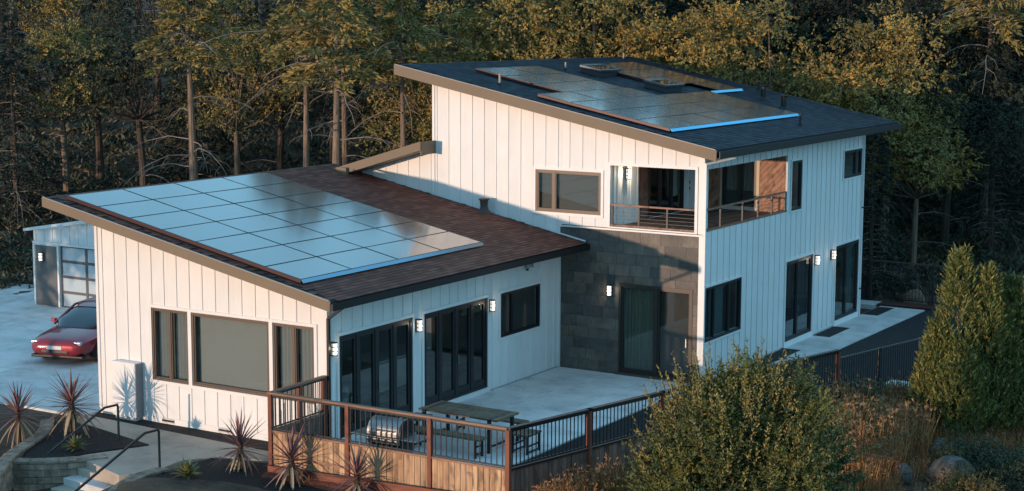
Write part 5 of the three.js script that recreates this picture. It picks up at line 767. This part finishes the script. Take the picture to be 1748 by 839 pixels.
function upright(seed, o) { // columnar conifer made of rising sprays
  const r = rng(seed), root = new THREE.Group(), b = leafBuf(), wood = [limb([[0, -0.6, 0], [0.03, o.h * 0.5, 0], [0, o.h * 0.95, 0]], 0.09, 0.015, 7)]; const spires = o.spires;
  for (let i = 0; i < o.n; i++) { const sp = spires[Math.floor(r() * spires.length)], t = Math.pow(r(), 0.85), th = rr(0, 6.28, r), prof = Math.pow(Math.sin(Math.min(1, (1 - t) * 1.25 + 0.03) * Math.PI / 2), 1.0) * (0.72 + 0.28 * Math.min(1, t * 5)), R = sp.r * prof * (0.66 + 0.4 * Math.pow(r(), 0.5)) * (0.82 + 0.4 * fbm(th * 1.5 + 9, t * 7 + seed, 256, 2)), cx = sp.x + Math.cos(th) * R, cz = sp.z + Math.sin(th) * R, cy = sp.h * t; const base = tint(o.col, 0.25, r), d = nrm(Math.cos(th) * 0.45 + rr(-0.25, 0.25, r), 1, Math.sin(th) * 0.45 + rr(-0.25, 0.25, r)), L = rr(0.18, 0.42, r);
    for (let j = 0; j < o.per; j++) { const s = j / o.per, e = nrm(d[0] + rr(-0.7, 0.7, r), d[1] * 0.8 + rr(-0.3, 0.5, r), d[2] + rr(-0.7, 0.7, r)); leaf(b, cx + d[0] * L * s, cy + d[1] * L * s, cz + d[2] * L * s, ...e, 0.12 * rr(0.7, 1.3, r), 0.036, tint(r() < 0.22 ? o.tip : base, 0.2, r), r); } }
  obj('trunk', wood, M.darkbark, root); obj('foliage', leafMesh(b), M.leafv, root); return root;
}
const plant = (o, name, label, cat, x, z, y, ry = 0) => { o.name = numbered(name); o.position.set(x, y ?? groundY(x, z), z); o.rotation.y = ry; scene.add(o); return tag(o, label, cat); };
plant(bush(21, { rx: 1.95, rz: 1.9, h: 4.15, clumps: 2200, per: 42, leaf: 0.072, shoots: 210, shootL: 1.15, cols: [[0.095, 0.11, 0.026], [0.15, 0.14, 0.03], [0.055, 0.075, 0.022], [0.08, 0.09, 0.024]], shootCol: [0.26, 0.21, 0.06] }), 'round_bush', 'big round small leaved bush in front of the patio fence', 'bush', 10.45, 0.95, -1.2);
plant(upright(31, { h: 4.3, n: 3600, per: 11, tip: [0.27, 0.22, 0.05], col: [0.10, 0.125, 0.032], spires: [{ x: 0, z: 0, h: 4.3, r: 0.58 }, { x: 0.62, z: -0.25, h: 3.9, r: 0.46 }, { x: -0.38, z: 0.3, h: 2.5, r: 0.5 }, { x: 0.2, z: 0.5, h: 2.0, r: 0.62 }] }), 'upright_conifer', 'tall upright conifer with two tips beside the metal fence', 'conifer', 11.25, -10.7, -0.35);
plant(upright(33, { h: 3.8, n: 3200, per: 11, tip: [0.27, 0.22, 0.05], col: [0.10, 0.125, 0.032], spires: [{ x: 0, z: 0, h: 3.55, r: 0.7 }, { x: -0.5, z: 0.2, h: 2.8, r: 0.55 }, { x: 0.5, z: 0.3, h: 3.1, r: 0.62 }] }), 'upright_conifer', 'second upright conifer standing nearer than the two tipped one', 'conifer', 12.2, -11.95, -0.4, 1.1);
for (const [i, [x, z, s, label]] of [[12.35, -8.3, 0.4, 'low teal green shrub in front of the conifers'], [9.0, -9.6, 0.45, 'small green shrub at the base of the orange fence post'], [13.4, -7.7, 0.55, 'low dark shrub beside the flat pale boulder'], [12.9, -6.2, 0.4, 'low yellowish shrub below the large grey boulder']].entries()) plant(bush(40 + i, { rx: s * 1.1, rz: s, h: s * 1.5, clumps: 130, per: 40, leaf: 0.06, shoots: 8, cols: i === 3 ? [[0.13, 0.10, 0.03]] : [[0.05, 0.075, 0.04], [0.07, 0.085, 0.04]], shootCol: [0.10, 0.10, 0.05] }), 'low_shrub', label, 'shrub', x, z, undefined, i);
// dry grass
{
  const bl = (n, seed) => { const b = leafBuf(), r = rng(seed); for (let i = 0; i < n; i++) { const a = rr(0, 6.28, r), lean = rr(0.05, 0.5, r), L = rr(0.3, 0.8, r), d = nrm(Math.cos(a) * lean, 1, Math.sin(a) * lean), x = rr(-0.12, 0.12, r), z = rr(-0.12, 0.12, r); leaf(b, x, -0.03, z, ...d, L, 0.016, tint([0.56, 0.265, 0.095], 0.3, r), r); if (r() < 0.4) for (let k = 0; k < 4; k++) leaf(b, x + d[0] * L * 0.85, L * 0.82, z + d[2] * L * 0.85, ...nrm(rr(-1, 1, r), rr(0.2, 1, r), rr(-1, 1, r)), 0.07, 0.02, tint([0.34, 0.23, 0.12], 0.2, r), r); } return leafMesh(b); };
  const g = bl(15, 5), N = 7000, im = new THREE.InstancedMesh(g, M.leafv, N), r = rng(61), m = new THREE.Matrix4(), col = new THREE.Color(); let c = 0;
  while (c < N) { const x = rr(5.6, 16, r), z = rr(-16, 4, r), d = (x - (6.04 + 0.25 * (2 - z))) / 1.03; if (d < 0.12 || d > 6.5) continue; const dens = fbm(x * 0.6 + 3, z * 0.6 + 40, 256, 3); if (dens < (z < -4 && d < 4 ? 0.2 : 0.36) + 0.2 * r()) continue; if (Math.hypot(x - 10.45, z - 0.95) < 1.4) continue; const front = z > -5.5 && !(d < 0.7 && z > -2 && z < 1.5); if (front && r() < 0.6) continue; if (x > 11 && z > -9.6 && r() < 0.72) continue;
    const s = rr(0.5, 1.25, r) * (d > 3.2 ? 0.6 : 1) * (front ? 0.4 : x > 11 ? 0.6 : d < 2.2 && z < -6 && z > -10 ? 1.25 : 0.95); m.compose(V(x, groundY(x, z), z), new THREE.Quaternion().setFromEuler(new THREE.Euler(rr(-0.15, 0.15, r), rr(0, 6.28, r), rr(-0.15, 0.15, r))), V(s, s * rr(0.7, 1.25, r), s)); im.setMatrixAt(c, m); const q = rr(0.5, 1.1, r); im.setColorAt(c, col.setRGB(q, q * rr(0.85, 1.0, r), q * rr(0.7, 1, r))); c++; }
  im.castShadow = im.receiveShadow = true; im.name = 'dry_grass'; scene.add(im); tag(im, 'tall dry orange brown grass on the slope outside the fence', 'dry grass', null, 'stuff');
}
renderer.render(scene, camera);
